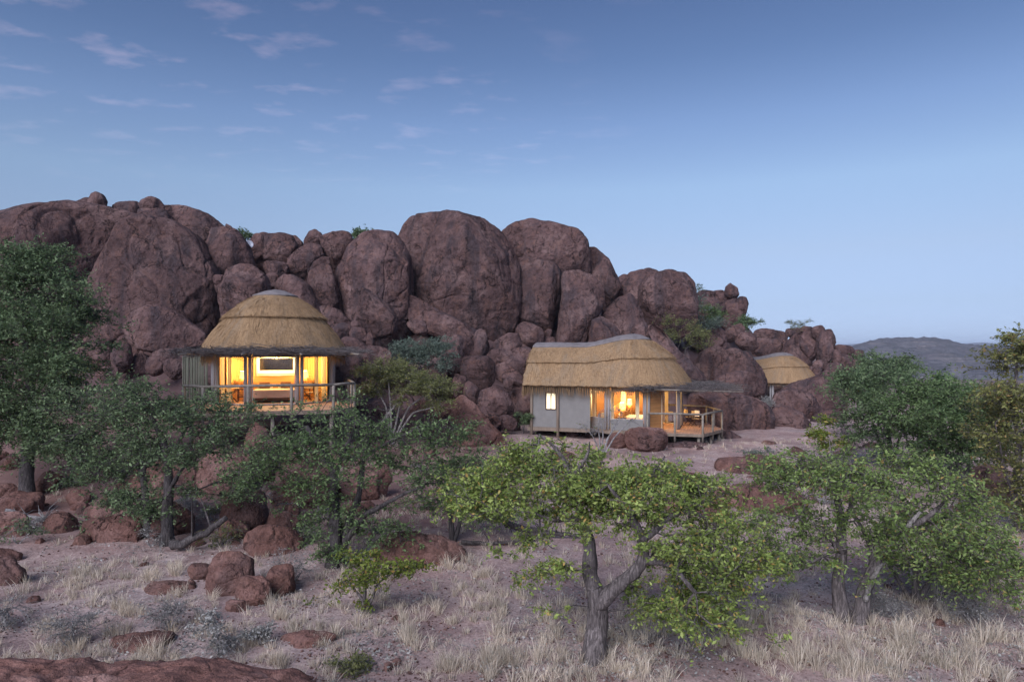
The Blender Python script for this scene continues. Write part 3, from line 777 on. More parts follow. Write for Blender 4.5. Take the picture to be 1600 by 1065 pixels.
B('large dome right of the far hut', [(1224, 612), (1240, 600), (1266, 593), (1278, 587), (1296, 591), (1309, 608), (1318, 630), (1318, 660), (1290, 668), (1250, 650), (1228, 630)], 57, 6, .75, 2.6)
B('low rock in shade beneath the large dome', E(1268, 1318, 640, 682, 52), 50, 5, .8)
# --- the spires by the far hut
B('tall thin spire above the far hut', [(1279, 530), (1284, 518), (1292, 520), (1297, 545), (1298, 570), (1292, 586), (1281, 584), (1280, 560)], 76, 5, .9, 3)
B('rounded top of the rock beside the tall thin spire', E(1269, 1288, 508, 530, 53), 78, 5, .9)
B('hooked rock at the right of the tall thin spire', [(1289, 515), (1298, 514), (1303, 524), (1307, 534), (1302, 542), (1294, 538)], 78, 5, .8)
B('slab between the spire and the twin bushes', [(1248, 530), (1256, 519), (1270, 518), (1280, 530), (1280, 552), (1266, 562), (1252, 548)], 79, 5, .8)
B('sloping rock right behind the far hut roof', [(1218, 560), (1230, 536), (1244, 522), (1254, 528), (1262, 552), (1275, 575), (1255, 585), (1225, 580)], 77, 5, .8)
B('flat ledge under the twin bushes', E(1227, 1252, 512, 526, 54), 80, 4, .8)
B('small round stone right of the twin bushes', E(1251, 1270, 509, 521, 55), 80, 4, .8)
B('narrow diagonal finger of rock by the spire', E(1250, 1273, 534, 558, 56, tilt=.8), 75.5, 4, .8)
B('stubby column right of the spire', E(1296, 1314, 545, 570, 57, 3), 76, 4, .8)
B('long rock on the low ridge right of the spire', E(1303, 1336, 538, 558, 58, 3), 79, 4, .8)
B('low end rock of the ridge, last before the hill', E(1328, 1350, 546, 560, 59), 80, 4, .8)
B('block under the long ridge rock', E(1312, 1334, 554, 572, 60, 3), 77, 4, .8)
B('broad rock at the foot of the stubby column', E(1288, 1318, 566, 590, 61), 74, 4, .8)
B('rounded rock at the foot of the ridge by the green trees', E(1314, 1352, 562, 592, 62), 75, 5, .8)
B('small ball-shaped rock at the foot of the spire', E(1270, 1286, 562, 577, 63), 72, 4, .9)
B('tilted stone, first of three right of the far roof', E(1256, 1272, 572, 588, 64, tilt=-.6), 70, 4, .8)
B('tilted stone, second of three right of the far roof', E(1268, 1284, 573, 592, 65, tilt=-.6), 69.5, 4, .8)
B('tilted stone, third of three right of the far roof', E(1280, 1298, 578, 596, 66, tilt=-.6), 69, 4, .8)
# --- under and around the huts
B('big smooth boulder in front of the right hut deck', [(976, 690), (979, 674), (990, 669), (1015, 668), (1036, 670), (1045, 684), (1042, 700), (1025, 708), (990, 707)], 35.6, 6, .8, 3, 'red_rock')
B('rock beside the big smooth boulder under the right hut', E(949, 980, 676, 702, 67), 36.5, 5, .8, 2.6, 'red_rock')
B('flat rock ledge below the right deck', [(1038, 705), (1050, 694), (1075, 690), (1105, 693), (1122, 705), (1115, 720), (1060, 722)], 37, 5, 1.1, 2.8)
B('sloping rock under the right corner of the right deck', [(1100, 690), (1115, 676), (1140, 672), (1158, 684), (1164, 702), (1140, 710), (1108, 708)], 41, 5, .8)
B('small rock under the floor of the right hut tail', E(884, 904, 672, 686, 68), 40.6, 4, .8)
B('dark rock under the right hut between the posts', E(905, 928, 670, 688, 69), 40.8, 4, .8)
B('small pointed stone on the ledge below the right deck', E(1088, 1100, 697, 708, 70), 35.8, 3, .8)
B('tall pale-red boulder under the left deck', [(380, 745), (378, 700), (390, 660), (400, 662), (414, 674), (434, 692), (438, 715), (430, 742)], 26, 6, .8, 2.8, 'red_rock')
B('large flat-faced red boulder behind the multi-stemmed tree', [(430, 742), (432, 722), (446, 712), (490, 722), (516, 740), (520, 790), (505, 812), (455, 808), (432, 780)], 22.5, 6, .8, 3, 'red_rock')
B('rounded red shoulder of bedrock below the left end of the left deck', E(300, 392, 700, 790, 101), 24.5, 6, .8, 2.6, 'red_rock', foot=.3)
B('broad red bedrock hump behind the twin-trunk tree', E(190, 320, 720, 800, 102), 24, 6, .8, 2.4, 'red_rock', foot=.3)
B('red rock at the foot of the flat-faced boulder', E(415, 470, 790, 832, 71), None, 5, .8, 2.6, 'red_rock')
B('rounded grey-red rock below the tall pale boulder', E(346, 414, 766, 828, 72), None, 6, .8, 2.7, 'red_rock')
B('low red rock with dry grass, left of the multi-stemmed tree', E(378, 470, 822, 866, 73), None, 5, .8, 2.6, 'red_rock')
B('small rock below the rounded grey-red rock', E(341, 389, 812, 842, 74), None, 5, .8, 2.6, 'red_rock')
B('rock below the left deck behind the leaning stem', E(436, 500, 690, 730, 75), 26.5, 5, .8, 2.6, 'red_rock')
B('rounded rock near the walkway in the shade of the multi-stemmed tree', E(520, 610, 730, 790, 76), 24, 5, .8, 2.6, 'red_rock')
B('long sloping red slab right of the multi-stemmed tree', [(585, 850), (610, 836), (650, 832), (690, 840), (722, 858), (738, 876), (720, 884), (640, 884), (590, 880)], None, 6, .7, 2.3, 'red_rock')
# --- lower left
B('upright rounded red boulder in the lower left grass', [(328, 905), (331, 872), (345, 864), (370, 866), (390, 876), (393, 900), (378, 930), (345, 930), (333, 922)], None, 6, .85, 2.8, 'red_rock')
B('red boulder at the right foot of the upright red boulder', E(370, 420, 900, 944, 77), None, 5, .8, 2.6, 'red_rock')
B('small flat pinkish stone below the upright red boulder', E(352, 384, 937, 955, 78), None, 4, .8, 2.6, 'red_rock')
B('small red rock left of the upright red boulder', E(296, 332, 880, 905, 79), None, 4, .8, 2.6, 'red_rock')
B('red mound with dry grass right of the upright red boulder', E(414, 458, 882, 932, 80), None, 5, .8, 2.6, 'red_rock')
B('long flat red slab left of the twin-trunk tree', E(118, 218, 808, 846, 81, 3), None, 6, .7, 2.6, 'red_rock')
B('second slab behind the long flat slab', E(126, 210, 790, 820, 82, 3), None, 5, .7, 2.6, 'red_rock')
B('red rock between the twin trunks', E(204, 300, 782, 836, 83), None, 6, .7, 2.6, 'red_rock')
B('pair-topped rock above the dead branches at far left', E(2, 64, 768, 804, 84, 3), None, 5, .8, 2.6, 'red_rock')
B('ball-shaped rock under the leafy tree at left', E(58, 94, 737, 768, 85), None, 5, .9, 2.4, 'red_rock')
B('low rock right of the ball-shaped rock', E(106, 140, 764, 788, 86), None, 4, .8, 2.6, 'red_rock')
B('red rock cut by the left picture edge near the dead branches', E(-30, 38, 800, 838, 87), None, 5, .8, 2.6, 'red_rock')
B('small flat rock at the left picture edge', E(-20, 32, 858, 878, 88), None, 4, .8, 2.6, 'red_rock')
B('low mound of rock at the left edge below the flat rock', E(-40, 34, 872, 912, 89), None, 5, .8, 2.6, 'red_rock')
B('nearly buried red slab in the left clearing', E(228, 304, 910, 922, 90), None, 5, 1.2, 2.2, 'red_rock', foot=1.5)
B('bare red hump near the bottom left', E(170, 268, 992, 1008, 91), None, 5, 1.2, 2.2, 'red_rock', foot=1.5)
B('nearly buried red slab below the small lime bush', E(436, 524, 990, 1004, 92), None, 5, 1.2, 2.2, 'red_rock', foot=1.5)
B('low bare red mound in the right clearing', E(1110, 1256, 758, 796, 93), None, 6, 1.2, 2.2, 'red_rock', foot=.9)
B('red rock behind the right trees', E(1516, 1580, 730, 790, 94), None, 5, .8, 2.4, 'red_rock')
B('low pale rock left of the low bare mound', E(1000, 1096, 738, 760, 95), None, 5, 1.2, 2.2, 'red_rock', foot=.9)
B('broad flat slab right of the ledge below the right deck', E(1120, 1230, 712, 738, 103), None, 5, 1.4, 2.2, 'red_rock', foot=.9)
B('flat reddish sheet of rock in the middle of the right clearing', E(1040, 1140, 776, 800, 104), None, 5, 1.4, 2.2, 'red_rock', foot=1.0)
B('thin reddish ledge left of the flat sheet of rock', E(880, 960, 764, 784, 105), None, 5, 1.4, 2.2, 'red_rock', foot=1.0)

def outcrop():
    d, f = ico(7)
    q = 3.2
    s = (np.abs(d) ** q).sum(1) ** (-1 / q)
    p = d * s[:, None] * np.array([5.5, 3.6, 1.5])
    off = np.array([3.1, 8.2, 4.4])
    p[:, 2] += 0.16 * fbm(p * 0.45 + off, 4)
    p[:, 0] += 0.35 * fbm(p * 0.5 + off * 2, 3) * (p[:, 0] > 0)
    p[:, 2] += 0.07 * fbm(p * 1.6 + off, 4) + 0.045 * fbm(p * 6 + off, 3, 0.7)
    l = pnoise(p * np.array([.6, .9, .6]) + off + 5)
    p[:, 2] -= 0.09 * np.exp(-(l / 0.03) ** 2)
    o = obj('rock_outcrop', mesh_arrays('rock_outcrop', p - [0, 0, -0.9], tris=f, smooth=True), M['slab_rock'], loc=(-6.5, 6.3, -1.12))
    tag(o, 'rough red rock outcrop across the bottom left corner', 'rock')
outcrop()

ANCHORS = [('the twin-trunk tree', 262, 850), ('the ball-shaped rock', 76, 752), ('the tall pale-red boulder', 408, 700), ('the flat-faced red boulder', 475, 760), ('the multi-stemmed tree', 522, 884),
    ('the long sloping slab', 660, 860), ('the olive shrub', 640, 610), ('the upright red boulder', 360, 897), ('the long flat slab', 168, 827), ('the small lime bush', 570, 920), ('the main forked tree', 930, 1000),
    ('the leaning white-barked tree', 1342, 972), ('the low bare mound', 1184, 780), ('the right deck', 1075, 680), ('the cube-shaped boulder', 745, 583), ('the great sloping boulder', 745, 665), ('the blue-grey shrub', 668, 555),
    ('the largest dome', 720, 440), ('the rounded dome', 585, 450), ('the massive left dome', 240, 440), ('the far hut', 1222, 575), ('the tall thin spire', 1288, 550), ('the balanced boulder', 1143, 455), ('the flat-topped dome', 1043, 470),
    ('the right hut', 950, 600), ('the left hut', 430, 560), ('the dark pillar', 838, 470), ('the tapering buttress', 905, 490), ('the bare red hump', 220, 993), ('the rock outcrop', 200, 1045), ('the grooved block', 716, 545),
    ('the huge low boulder', 1140, 645), ('the right thicket', 1440, 690), ('the dead branch heap', 65, 808), ('the yellowing tree', 1592, 820), ('the silvery shrub', 342, 1000), ('the split rock', 175, 555), ('the smooth deck boulder', 1010, 688),
    ('the slim twin-stemmed tree', 706, 800), ('the many-stemmed tree', 1430, 940), ('the long dark fallen branch', 850, 830)]
ORD = ['nearest', 'second', 'third', 'fourth', 'fifth', 'sixth', 'seventh', 'eighth', 'ninth', 'tenth', 'eleventh', 'twelfth', 'thirteenth', 'fourteenth', 'fifteenth']
def label_by_place(items, noun):
    """items: objects lying about; each label says which one by the nearest thing one can find"""
    g = {}
    for o in items:
        x, y, z = o.location; px, py = 800 + x / y * F, HY + (CAMZ - z) / y * F
        a = min(ANCHORS, key=lambda t: math.hypot(px - t[1], (py - t[2]) * 1.3))
        dx, dy = px - a[1], py - a[2]
        w = ('left of' if dx < 0 else 'right of') if abs(dx) > abs(dy) else ('above' if dy < 0 else 'below')
        g.setdefault((w, a[0]), []).append((math.hypot(dx, dy), o))
    for (w, a), l in g.items():
        l.sort(key=lambda t: t[0])
        for k, (_, o) in enumerate(l):
            o['label'] = f'{noun}, {ORD[min(k, 14)]} one {w} {a}'
def scatter_rocks():
    protos = []
    for j in range(9):
        d, f = ico(4)
        r = np.random.default_rng(j + 300)
        p = d.copy()
        for k in range(9):
            n = r.normal(size=3); n /= np.linalg.norm(n)
            p -= n[None] * (np.maximum(0, p @ n - r.uniform(.55, .8)) * .85)[:, None]
        p += d * (0.10 * fbm(d * 1.6 + j * 5, 4))[:, None]
        p[:, 2] += 0.55
        me = mesh_arrays('boulder', p, tris=f, smooth=True)
        protos.append(me)
    def put(name, me, mat, x, y, s, sink, label, cat, group):
        o = bpy.data.objects.new(name, me)
        o.location = (x, y, g1(x, y) - sink * s)
        o.scale = (s * r.uniform(.8, 1.3), s * r.uniform(.8, 1.2), s * r.uniform(.65, 1.05))
        o.rotation_euler = (r.uniform(-.3, .3), r.uniform(-.3, .3), r.uniform(0, 6.28))
        link(o); tag(o, label, cat, group); made.setdefault(group, []).append(o)
        if not me.materials: me.materials.append(M['rock'])
        o.material_slots[0].link = 'OBJECT'; o.material_slots[0].material = mat
    r = np.random.default_rng(77)
    made = {}
    n = 0
    while n < 95:
        a = r.choice([r.uniform(560, 860), r.uniform(1060, 1340), r.uniform(140, 560)], p=[.5, .33, .17]); t = r.uniform(0, 1) ** 1.4 * .8
        c = [np.interp(a, _T[:, 0], _T[:, k]) for k in (4, 5)]
        d = c[0] - 3 + t * (c[1] - c[0] + 5)
        if 290 < a < 560 and d < 42: continue
        if 830 < a < 1100 and d < 46: continue
        if 1160 < a < 1280 and d < 71: continue
        put('boulder', protos[n % 9], M['rock'], (a - 800) / F * d, d, r.uniform(.45, 1.2), .3,
            'small red-brown boulder wedged in the rubble between the big domes', 'boulder', 'small boulders filling the rubble slope')
        n += 1
    n = 0
    while n < 70:
        px, py = r.uniform(-20, 720), 700 + 150 * r.uniform() ** 1.2
        if py > 800 and px > 470: continue
        d = hit(px, py)
        put('embedded_rock', protos[n % 9], M['red_rock'], (px - 800) / F * d, d, r.uniform(.14, .48), .5,
            'red rock half sunk in the slope below the left hut', 'rock', 'rocks sunk in the slope below the left hut')
        n += 1
    n = 0
    while n < 55:
        px, py = r.uniform(740, 1560), 692 + 130 * r.uniform() ** 1.3
        d = hit(px, py)
        if d > 40 or (820 < px < 1130 and d > 33): continue
        put('embedded_rock', protos[n % 9], M['red_rock'], (px - 800) / F * d, d, r.uniform(.2, .75), .8,
            'red rock sunk in the right clearing', 'rock', 'rocks sunk in the right clearing')
        n += 1
    n = 0
    while n < 60:
        px, py = r.uniform(-40, 1640), r.uniform(715, 1060)
        d = hit(px, py)
        if d > 34: continue
        put('stone', protos[n % 9], M['red_rock'], (px - 800) / F * d, d, r.uniform(.04, .13), .4,
            'fist-sized red stone lying loose on the sandy ground', 'stone', 'loose stones on the ground')
        n += 1
    for g, noun in (('small boulders filling the rubble slope', 'small rubble boulder'), ('rocks sunk in the slope below the left hut', 'half-sunk red rock'), ('loose stones on the ground', 'loose red stone'), ('rocks sunk in the right clearing', 'low-lying reddish rock')):
        label_by_place(made[g], noun)
scatter_rocks()

# ------------------------------------------------------------------ thatched huts
APO = 2.7
OCT = [(APO / math.cos(R(22.5)) * math.cos(R(22.5 + 45 * k)), APO / math.cos(R(22.5)) * math.sin(R(22.5 + 45 * k))) for k in range(8)]
# OCT corner k at angle 22.5+45k; side k runs from corner k to k+1, facing angle 45(k+1): side 5 = front (-y)
TAIL_END = 5.9
def roof_geometry():
    """closed eave line and ridge line of the dome with its tail; returns per-column (ridge xy, ridge z, eave xy, arc length)"""
    cols = []
    for a in np.linspace(0, -180, 97):                         # front half circle, from +x through -y to -x
        cols.append(((0, 0), 5.3, (3.45 * math.cos(R(a)), 3.45 * math.sin(R(a)))))
    def side_x(y): return 3.45 - 0.42 * float(sstep(0.2, 2.8, y))
    def ridge_z(y): return 5.3 - 0.5 * float(sstep(0.0, 2.9, y))
    ys = np.linspace(0.12, TAIL_END + .12, 46)
    for y in ys: cols.append(((0, y), ridge_z(y), (-side_x(y), y)))
    ye = TAIL_END + .12
    for a in np.linspace(176, 4, 48):
        ca, sa = math.cos(R(a)), math.sin(R(a))
        sgn = lambda v, e: math.copysign(abs(v) ** e, v)
        cols.append(((0, ye), ridge_z(ye), (side_x(ye) * sgn(ca, .45), ye + .12 * sgn(sa, .6))))
    for y in ys[::-1]: cols.append(((0, y), ridge_z(y), (side_x(y), y)))
    arc, s = [0.0], 0.0
    for i in range(1, len(cols)):
        a, b = cols[i - 1][2], cols[i][2]
        s += math.hypot(a[0] - b[0], a[1] - b[1]); arc.append(s)
    return cols, arc
RCOLS, RARC = roof_geometry()
PU = [0, .12, .29, .45, .675, .85, .95, 1.0]
PZ = [5.3, 5.23, 5.0, 4.66, 4.02, 3.30, 2.78, 2.46]
def roof_point(c, u, off):
    (rx, ry), rz, (ex, ey) = c
    h = 2.46 + (np.interp(u, PU, PZ) - 2.46) * (rz - 2.46) / (5.3 - 2.46)
    x, y = rx + (ex - rx) * u, ry + (ey - ry) * u
    d = math.hypot(ex - rx, ey - ry)
    nx, ny = (ex - rx) / d, (ey - ry) / d
    k = 0.25 + 0.6 * u
    return (x + nx * off * k, y + ny * off * k, h + off * (1 - .5 * u))
def thatch_shell(name, u0, u1, off, thick, nu, mat, parent, seed, ragged=0.02, rough=0.03):
    nc = len(RCOLS)
    us = np.linspace(u0, u1, nu)
    rag = pnoise(np.stack([np.array(RARC) * 6, np.full(nc, seed * 1.7), np.zeros(nc)], 1)) + .6 * pnoise(np.stack([np.array(RARC) * 22, np.full(nc, seed * 2.7), np.zeros(nc)], 1))
    rag[0] = rag[-1] = 0
    top, bot, uv = [], [], []
    for i, c in enumerate(RCOLS):
        for u in us:
            t = (u - u0) / (u1 - u0)
            uu = u + ragged * rag[i] * t ** 6
            top.append(roof_point(c, uu, off)); bot.append(roof_point(c, uu - .01 * t, off - thick)); uv.append((RARC[i], uu * 4.2))
    top, bot = np.array(top), np.array(bot)
    n = fbm(top * 1.1 + seed, 3) * rough + fbm(top * np.array([7, 7, 2.]) + seed, 2) * rough * .4
    top[:, 2] += n; top[:, :2] *= (1 + n * .25)[:, None]
    N = nc * nu
    i, j = np.meshgrid(np.arange(nc), np.arange(nu - 1), indexing='ij')
    a = (i * nu + j).ravel(); b = (((i + 1) % nc) * nu + j).ravel()
    q = np.concatenate([np.stack([a, b, b + 1, a + 1], 1)[:, ::-1], np.stack([a, b, b + 1, a + 1], 1) + N])
    e = np.arange(nc) * nu + nu - 1; e2 = np.roll(e, -1)
    q = np.concatenate([q, np.stack([e, e2, e2 + N, e + N], 1)[:, ::-1]])
    me = mesh_arrays(name, np.concatenate([top, bot]), q, smooth=True)
    U = np.array(uv + uv, dtype=np.float32)
    lay = me.uv_layers.new(name='UVMap')
    vi = np.empty(len(me.loops), dtype=np.int32); me.loops.foreach_get('vertex_index', vi)
    lay.data.foreach_set('uv', U[vi].ravel())
    return obj(name, me, M[mat], parent)
def blades(name, roots, dirs, length, width, mat, parent, seed, droop=0.0, kind='stuff'):
    """straw or twig blades: each a narrow tapering strip of two quads"""
    r = np.random.default_rng(seed)
    n = len(roots)
    side = np.cross(dirs, r.normal(size=(n, 3))); side /= np.linalg.norm(side, axis=1)[:, None] + 1e-9
    L = length[:, None]; w = width[:, None] / 2
    mid = roots + dirs * L * .55; tip = roots + dirs * L + np.array([0, 0, -1.0]) * (droop * L)
    v = np.stack([roots - side * w, roots + side * w, mid + side * w * .8, mid - side * w * .8, tip + side * w * .15, tip - side * w * .15], 1).reshape(-1, 3)
    b = np.arange(n) * 6
    q = np.concatenate([np.stack([b, b + 1, b + 2, b + 3], 1), np.stack([b + 3, b + 2, b + 4, b + 5], 1)])
    me = mesh_arrays(name, v, q)
    if mat in ('thatch',):
        me.uv_layers.new(name='UVMap')
    o = obj(name, me, M[mat], parent)
    if kind: o['kind'] = kind
    return o
def plank_floor(name, poly, z, mat, parent, w=0.14):
    """boards clipped to a convex outline"""
    mb = MB()
    ys = [p[1] for p in poly]
    def xr(y):
        xs = []
        for (x0, y0), (x1, y1) in zip(poly, poly[1:] + poly[:1]):
            if (y0 - y) * (y1 - y) <= 0 and y0 != y1: xs.append(x0 + (x1 - x0) * (y - y0) / (y1 - y0))
        return (min(xs), max(xs)) if len(xs) > 1 else None
    y = min(ys) + .005
    while y + w < max(ys):
        a, b = xr(y + .01), xr(y + w - .01)
        if a and b:
            x0, x1 = max(a[0], b[0]) if False else min(a[0], b[0]), max(a[1], b[1])
            x0, x1 = max(a[0], b[0]), min(a[1], b[1])
            dz = random.uniform(-.003, .003)
            mb.box(x0, x1, y, y + w - .012, z - .03 + dz, z + dz)
        y += w
    o = mb.build(name, M[mat], parent); o['kind'] = 'stuff'
    return o

def hut(label, loc, rz, deck_poly, rail_idx, furnished=True, canopy=True, stilts=(), seed=1, screen=False, ground_z=0.0, reach=1.2):
    h = empty('thatched_hut', loc, rz)
    tag(h, label, 'hut')
    # roof
    roof = thatch_shell('roof', .60, 1.0, 0.0, .20, 26, 'thatch', h, seed, .012)
    thatch_shell('upper_thatch', .22, .685, .13, .16, 22, 'thatch', roof, seed + 3, .010)
    thatch_shell('ridge_cap', 0.0, .285, .20, .10, 12, 'cap', roof, seed + 5, .006, .02)
    r = np.random.default_rng(seed)
    n = 5200
    i = r.integers(0, len(RCOLS), n)
    roots, dirs = [], []
    for k in i:
        c = RCOLS[k]; u = r.uniform(.93, .985)
        p = roof_point(c, u, -.06 - r.uniform(0, .12)); (rx, ry), _, (ex, ey) = c
        d = np.array([(ex - rx), (ey - ry), 0]); d /= np.linalg.norm(d)
        dirs.append(d * r.uniform(-.12, .16) + np.array([r.normal() * .06, r.normal() * .06, -1])); roots.append(p)
    dirs = np.array(dirs); dirs /= np.linalg.norm(dirs, axis=1)[:, None]
    roots = np.array(roots)
    ln = r.uniform(.42, .85, n)
    ln[(roots[:, 1] < -1.2) & (np.abs(roots[:, 0]) < 2.6)] *= .45
    if not furnished: ln *= .6
    blades('thatch_fringe', roots, dirs, ln, r.uniform(.012, .03, n), 'thatch', roof, seed + 9)
    m = 2600
    i = r.integers(0, len(RCOLS), m); roots, dirs = [], []
    for k in i:
        c = RCOLS[k]; u, off = (r.uniform(.655, .69), .13 - r.uniform(0, .14)) if r.uniform() < .5 else (r.uniform(.97, 1.0), -r.uniform(0, .2))
        p = np.array(roof_point(c, u, off)); q = np.array(roof_point(c, u + .03, off))
        d = q - p; d /= np.linalg.norm(d); dirs.append(d + r.normal(size=3) * .10); roots.append(p)
    dirs = np.array(dirs); dirs /= np.linalg.norm(dirs, axis=1)[:, None]
    blades('loose_straw', np.array(roots), dirs, r.uniform(.06, .16, m), r.uniform(.008, .02, m), 'thatch', roof, seed + 10, .1)
    m = 6000
    i = r.integers(0, len(RCOLS), m); roots, dirs = [], []
    for k in i:
        c = RCOLS[k]; u = r.uniform(.30, .97); off = .135 if u < .68 else .005
        p = np.array(roof_point(c, u, off)); q = np.array(roof_point(c, u + .03, off))
        d = q - p; d /= np.linalg.norm(d); d += r.normal(size=3) * .13; d[2] += .03; dirs.append(d); roots.append(p)
    dirs = np.array(dirs); dirs /= np.linalg.norm(dirs, axis=1)[:, None]
    blades('surface_straw', np.array(roots), dirs, r.uniform(.12, .4, m), r.uniform(.008, .018, m), 'thatch', roof, seed + 11, .02)
    # floor and deck
    zf = 0.0
    floor = MB(); floor.prism([(x * 1.02, y * 1.02) for x, y in OCT], -.22, -.012); floor.box(-2.5, 2.5, APO - .3, TAIL_END, -.22, -.016)
    floor.build('floor', M['timber'], h)
    plank_floor('floor_boards', [(x * .985, y * .985) for x, y in OCT], 0.012, 'deck', h, .16)
    deck = MB()
    P = deck_poly
    deck.prism(P, -.20, -.05)
    deck = deck.build('deck', M['timber'], h)
    plank_floor('decking', P, -.012, 'deck', deck)
    for x, y in stilts:
        mb = MB(); gzv = ground_z
        mb.tube([(x, y, gzv - .3), (x, y, -.2)], .085, 8); mb.build('stilt', M['rail'], deck, smooth=True)
    # handrail: poles on posts
    rail_pts = [P[k] if not isinstance(k, tuple) else k for k in rail_idx]
    for a, b in zip(rail_pts[:-1], rail_pts[1:]):
        L = math.hypot(b[0] - a[0], b[1] - a[1]); nseg = max(1, round(L / 1.85))
        for k in range(nseg):
            t = k / nseg
            mb = MB(); x, y = a[0] + (b[0] - a[0]) * t, a[1] + (b[1] - a[1]) * t
            mb.tube([(x * .985, y * .985, -.5), (x * .985, y * .985, 1.0)], .06, 8); mb.build('rail_post', M['rail'], deck, smooth=True)
        mb = MB(); mb.tube([(a[0] * .985, a[1] * .985, 1.02), ((a[0] + b[0]) / 2 * .985, (a[1] + b[1]) / 2 * .985, 1.035), (b[0] * .985, b[1] * .985, 1.02)], .058, 8)
        mb.build('handrail', M['rail'], deck, smooth=True)
    a = rail_pts[-1]; mb = MB(); mb.tube([(a[0] * .985, a[1] * .985, -.5), (a[0] * .985, a[1] * .985, 1.0)], .06, 8); mb.build('rail_post', M['rail'], deck, smooth=True)
    # octagon bays
    H = 2.45
    for k in range(8):
        x, y = OCT[k]
        mb = MB(); c, s = math.cos(R(22.5 + 45 * k)), math.sin(R(22.5 + 45 * k))
        for sg in (-1, 1):
            px, py = x - s * .10 * sg, y + c * .10 * sg
            mb.tube([(px, py, 0.012), (px, py, H + .35)], .075, 10)
        mb.build('post', M['post'] if k not in (4,) or not furnished else M['post'], h, smooth=True)
    for k in range(8):
        (x0, y0), (x1, y1) = OCT[k], OCT[(k + 1) % 8]
        t = np.array([x1 - x0, y1 - y0]); t /= np.linalg.norm(t); nrm = np.array([t[1], -t[0]])
        a = np.array([x0, y0]) + t * .20; b = np.array([x1, y1]) - t * .20
        fc = (45 * (k + 1)) % 360
        if fc == 90: continue                                   # opens into the tail
        glazed = fc in (225, 270, 315)
        sill = .04 if glazed else .62
        if not glazed:
            mb = MB(); mb.bar((*a, .30), (*b, .30), .05, .60); mb.build('canvas_panel', M['canvas'], h)
        mb = MB(); mb.bar((*a, H - .02), (*b, H - .02), .06, .42); mb.build('canvas_header', M['canvas'], h)
        top = H - .24
        if glazed and screen and fc == 225:
            # half the bay is a slatted door, the other half stands open
            half = a + (b - a) * .52
            dr = MB(); dr.bar((*a, 1.11), (*half, 1.11), .03, 2.18); dr = dr.build('slatted_door', M['wood'], h)
            z = .12
            while z < 2.15:
                mb = MB(); o = nrm * .03
                mb.bar((*(a + o + t * .04), z), (*(half + o - t * .04), z), .035, .085); mb.build('slat', M['wood'], dr); z += .12
            continue
        fr = MB()
        for q in (a, b): fr.bar((*q, sill), (*q, top), .06, .05, (t[0], t[1], 0))
        fr.bar((*a, sill), (*b, sill), .07, .05); fr.bar((*a, top), (*b, top), .07, .05)
        fr = fr.build('window', M['post'], h)
        mb = MB(); mb.bar((*a, (sill + top) / 2), (*b, (sill + top) / 2), .008, top - sill - .06); mb.build('pane', M['glass'], fr)
    # tail walls
    for sg in (-1, 1):
        x = sg * 2.42
        ys = [APO - .55, 4.05, TAIL_END - .25]
        for ya, yb in zip(ys[:-1], ys[1:]):
            mb = MB()
            if sg < 0 and ya > 3:
                wy0, wy1, wz0, wz1 = 4.18, 4.78, 1.05, 2.02
                mb.box(x - .02, x + .02, ya, wy0, 0, H + .2); mb.box(x - .02, x + .02, wy1, yb, 0, H + .2)
                mb.box(x - .02, x + .02, wy0, wy1, 0, wz0); mb.box(x - .02, x + .02, wy0, wy1, wz1, H + .2)
                mb.build('canvas_wall', M['canvas'], h)
                w = MB()
                for yy in (wy0, wy1): w.box(x - .05, x + .03, yy - .03, yy + .03, wz0 - .03, wz1 + .03)
                w.box(x - .05, x + .03, wy0 + .03, wy1 - .03, wz0 - .03, wz0 + .03); w.box(x - .05, x + .03, wy0 + .03, wy1 - .03, wz1 - .03, wz1 + .03)
                w.box(x - .045, x + .02, (wy0 + wy1) / 2 - .02, (wy0 + wy1) / 2 + .02, wz0 + .03, wz1 - .03)
                w = w.build('window', M['wood_dark'], h)
                mb = MB(); mb.box(x - .01, x + .01, wy0, wy1, wz0, wz1); mb.build('pane', M['litpane'] if furnished else M['glass'], w)
            else:
                mb.box(x - .02, x + .02, ya, yb, 0, H + .2); mb.build('canvas_wall', M['canvas'], h)
            mb = MB(); mb.box(x - .04, x + .04, ya, yb, -.22, -.003); mb.build('sill_beam', M['timber'], h)
        for yy in ys[1:]:
            mb = MB(); mb.tube([(x + sg * .08, yy, ground_z - .3), (x + sg * .08, yy, H + .3)], .085, 8); mb.build('timber_post', M['timber'], h, smooth=True)
    mb = MB(); mb.box(-2.4, 2.4, TAIL_END - .27, TAIL_END - .23, 0, H + .2); mb.build('end_wall', M['canvas'], h)
    if canopy:
        cp = 1250
        rr = np.random.default_rng(seed + 40)
        y = -2.9 - np.abs(rr.normal(size=cp)) * reach
        x = np.clip(rr.normal(size=cp) * 1.75, -3.9, 3.9)
        ok = (y > -6.6) & (np.hypot(x, y) > 3.25)
        x, y = x[ok], y[ok]
        # side strips hugging the eave
        ang = np.concatenate([rr.uniform(-40, -5, 150), rr.uniform(185, 220, 150)]); rad = rr.uniform(3.25, 3.7, 300)
        x = np.concatenate([x, rad * np.cos(np.radians(ang))]); y = np.concatenate([y, rad * np.sin(np.radians(ang))])
        z = 2.44 + rr.normal(size=len(x)) * .065 * np.clip(1.5 - (np.hypot(x, y) - 3.3) * .4, .3, 1.5)
        th = rr.uniform(0, 2 * math.pi, len(x)); 
        dv = np.stack([np.cos(th), np.sin(th), rr.normal(size=len(x)) * .13], 1); dv /= np.linalg.norm(dv, axis=1)[:, None]
        L = rr.uniform(.5, 1.9, len(x)); c0 = np.stack([x, y, z], 1) - dv * L[:, None] / 2
        segs_a, segs_b, ra, rb = [], [], [], []
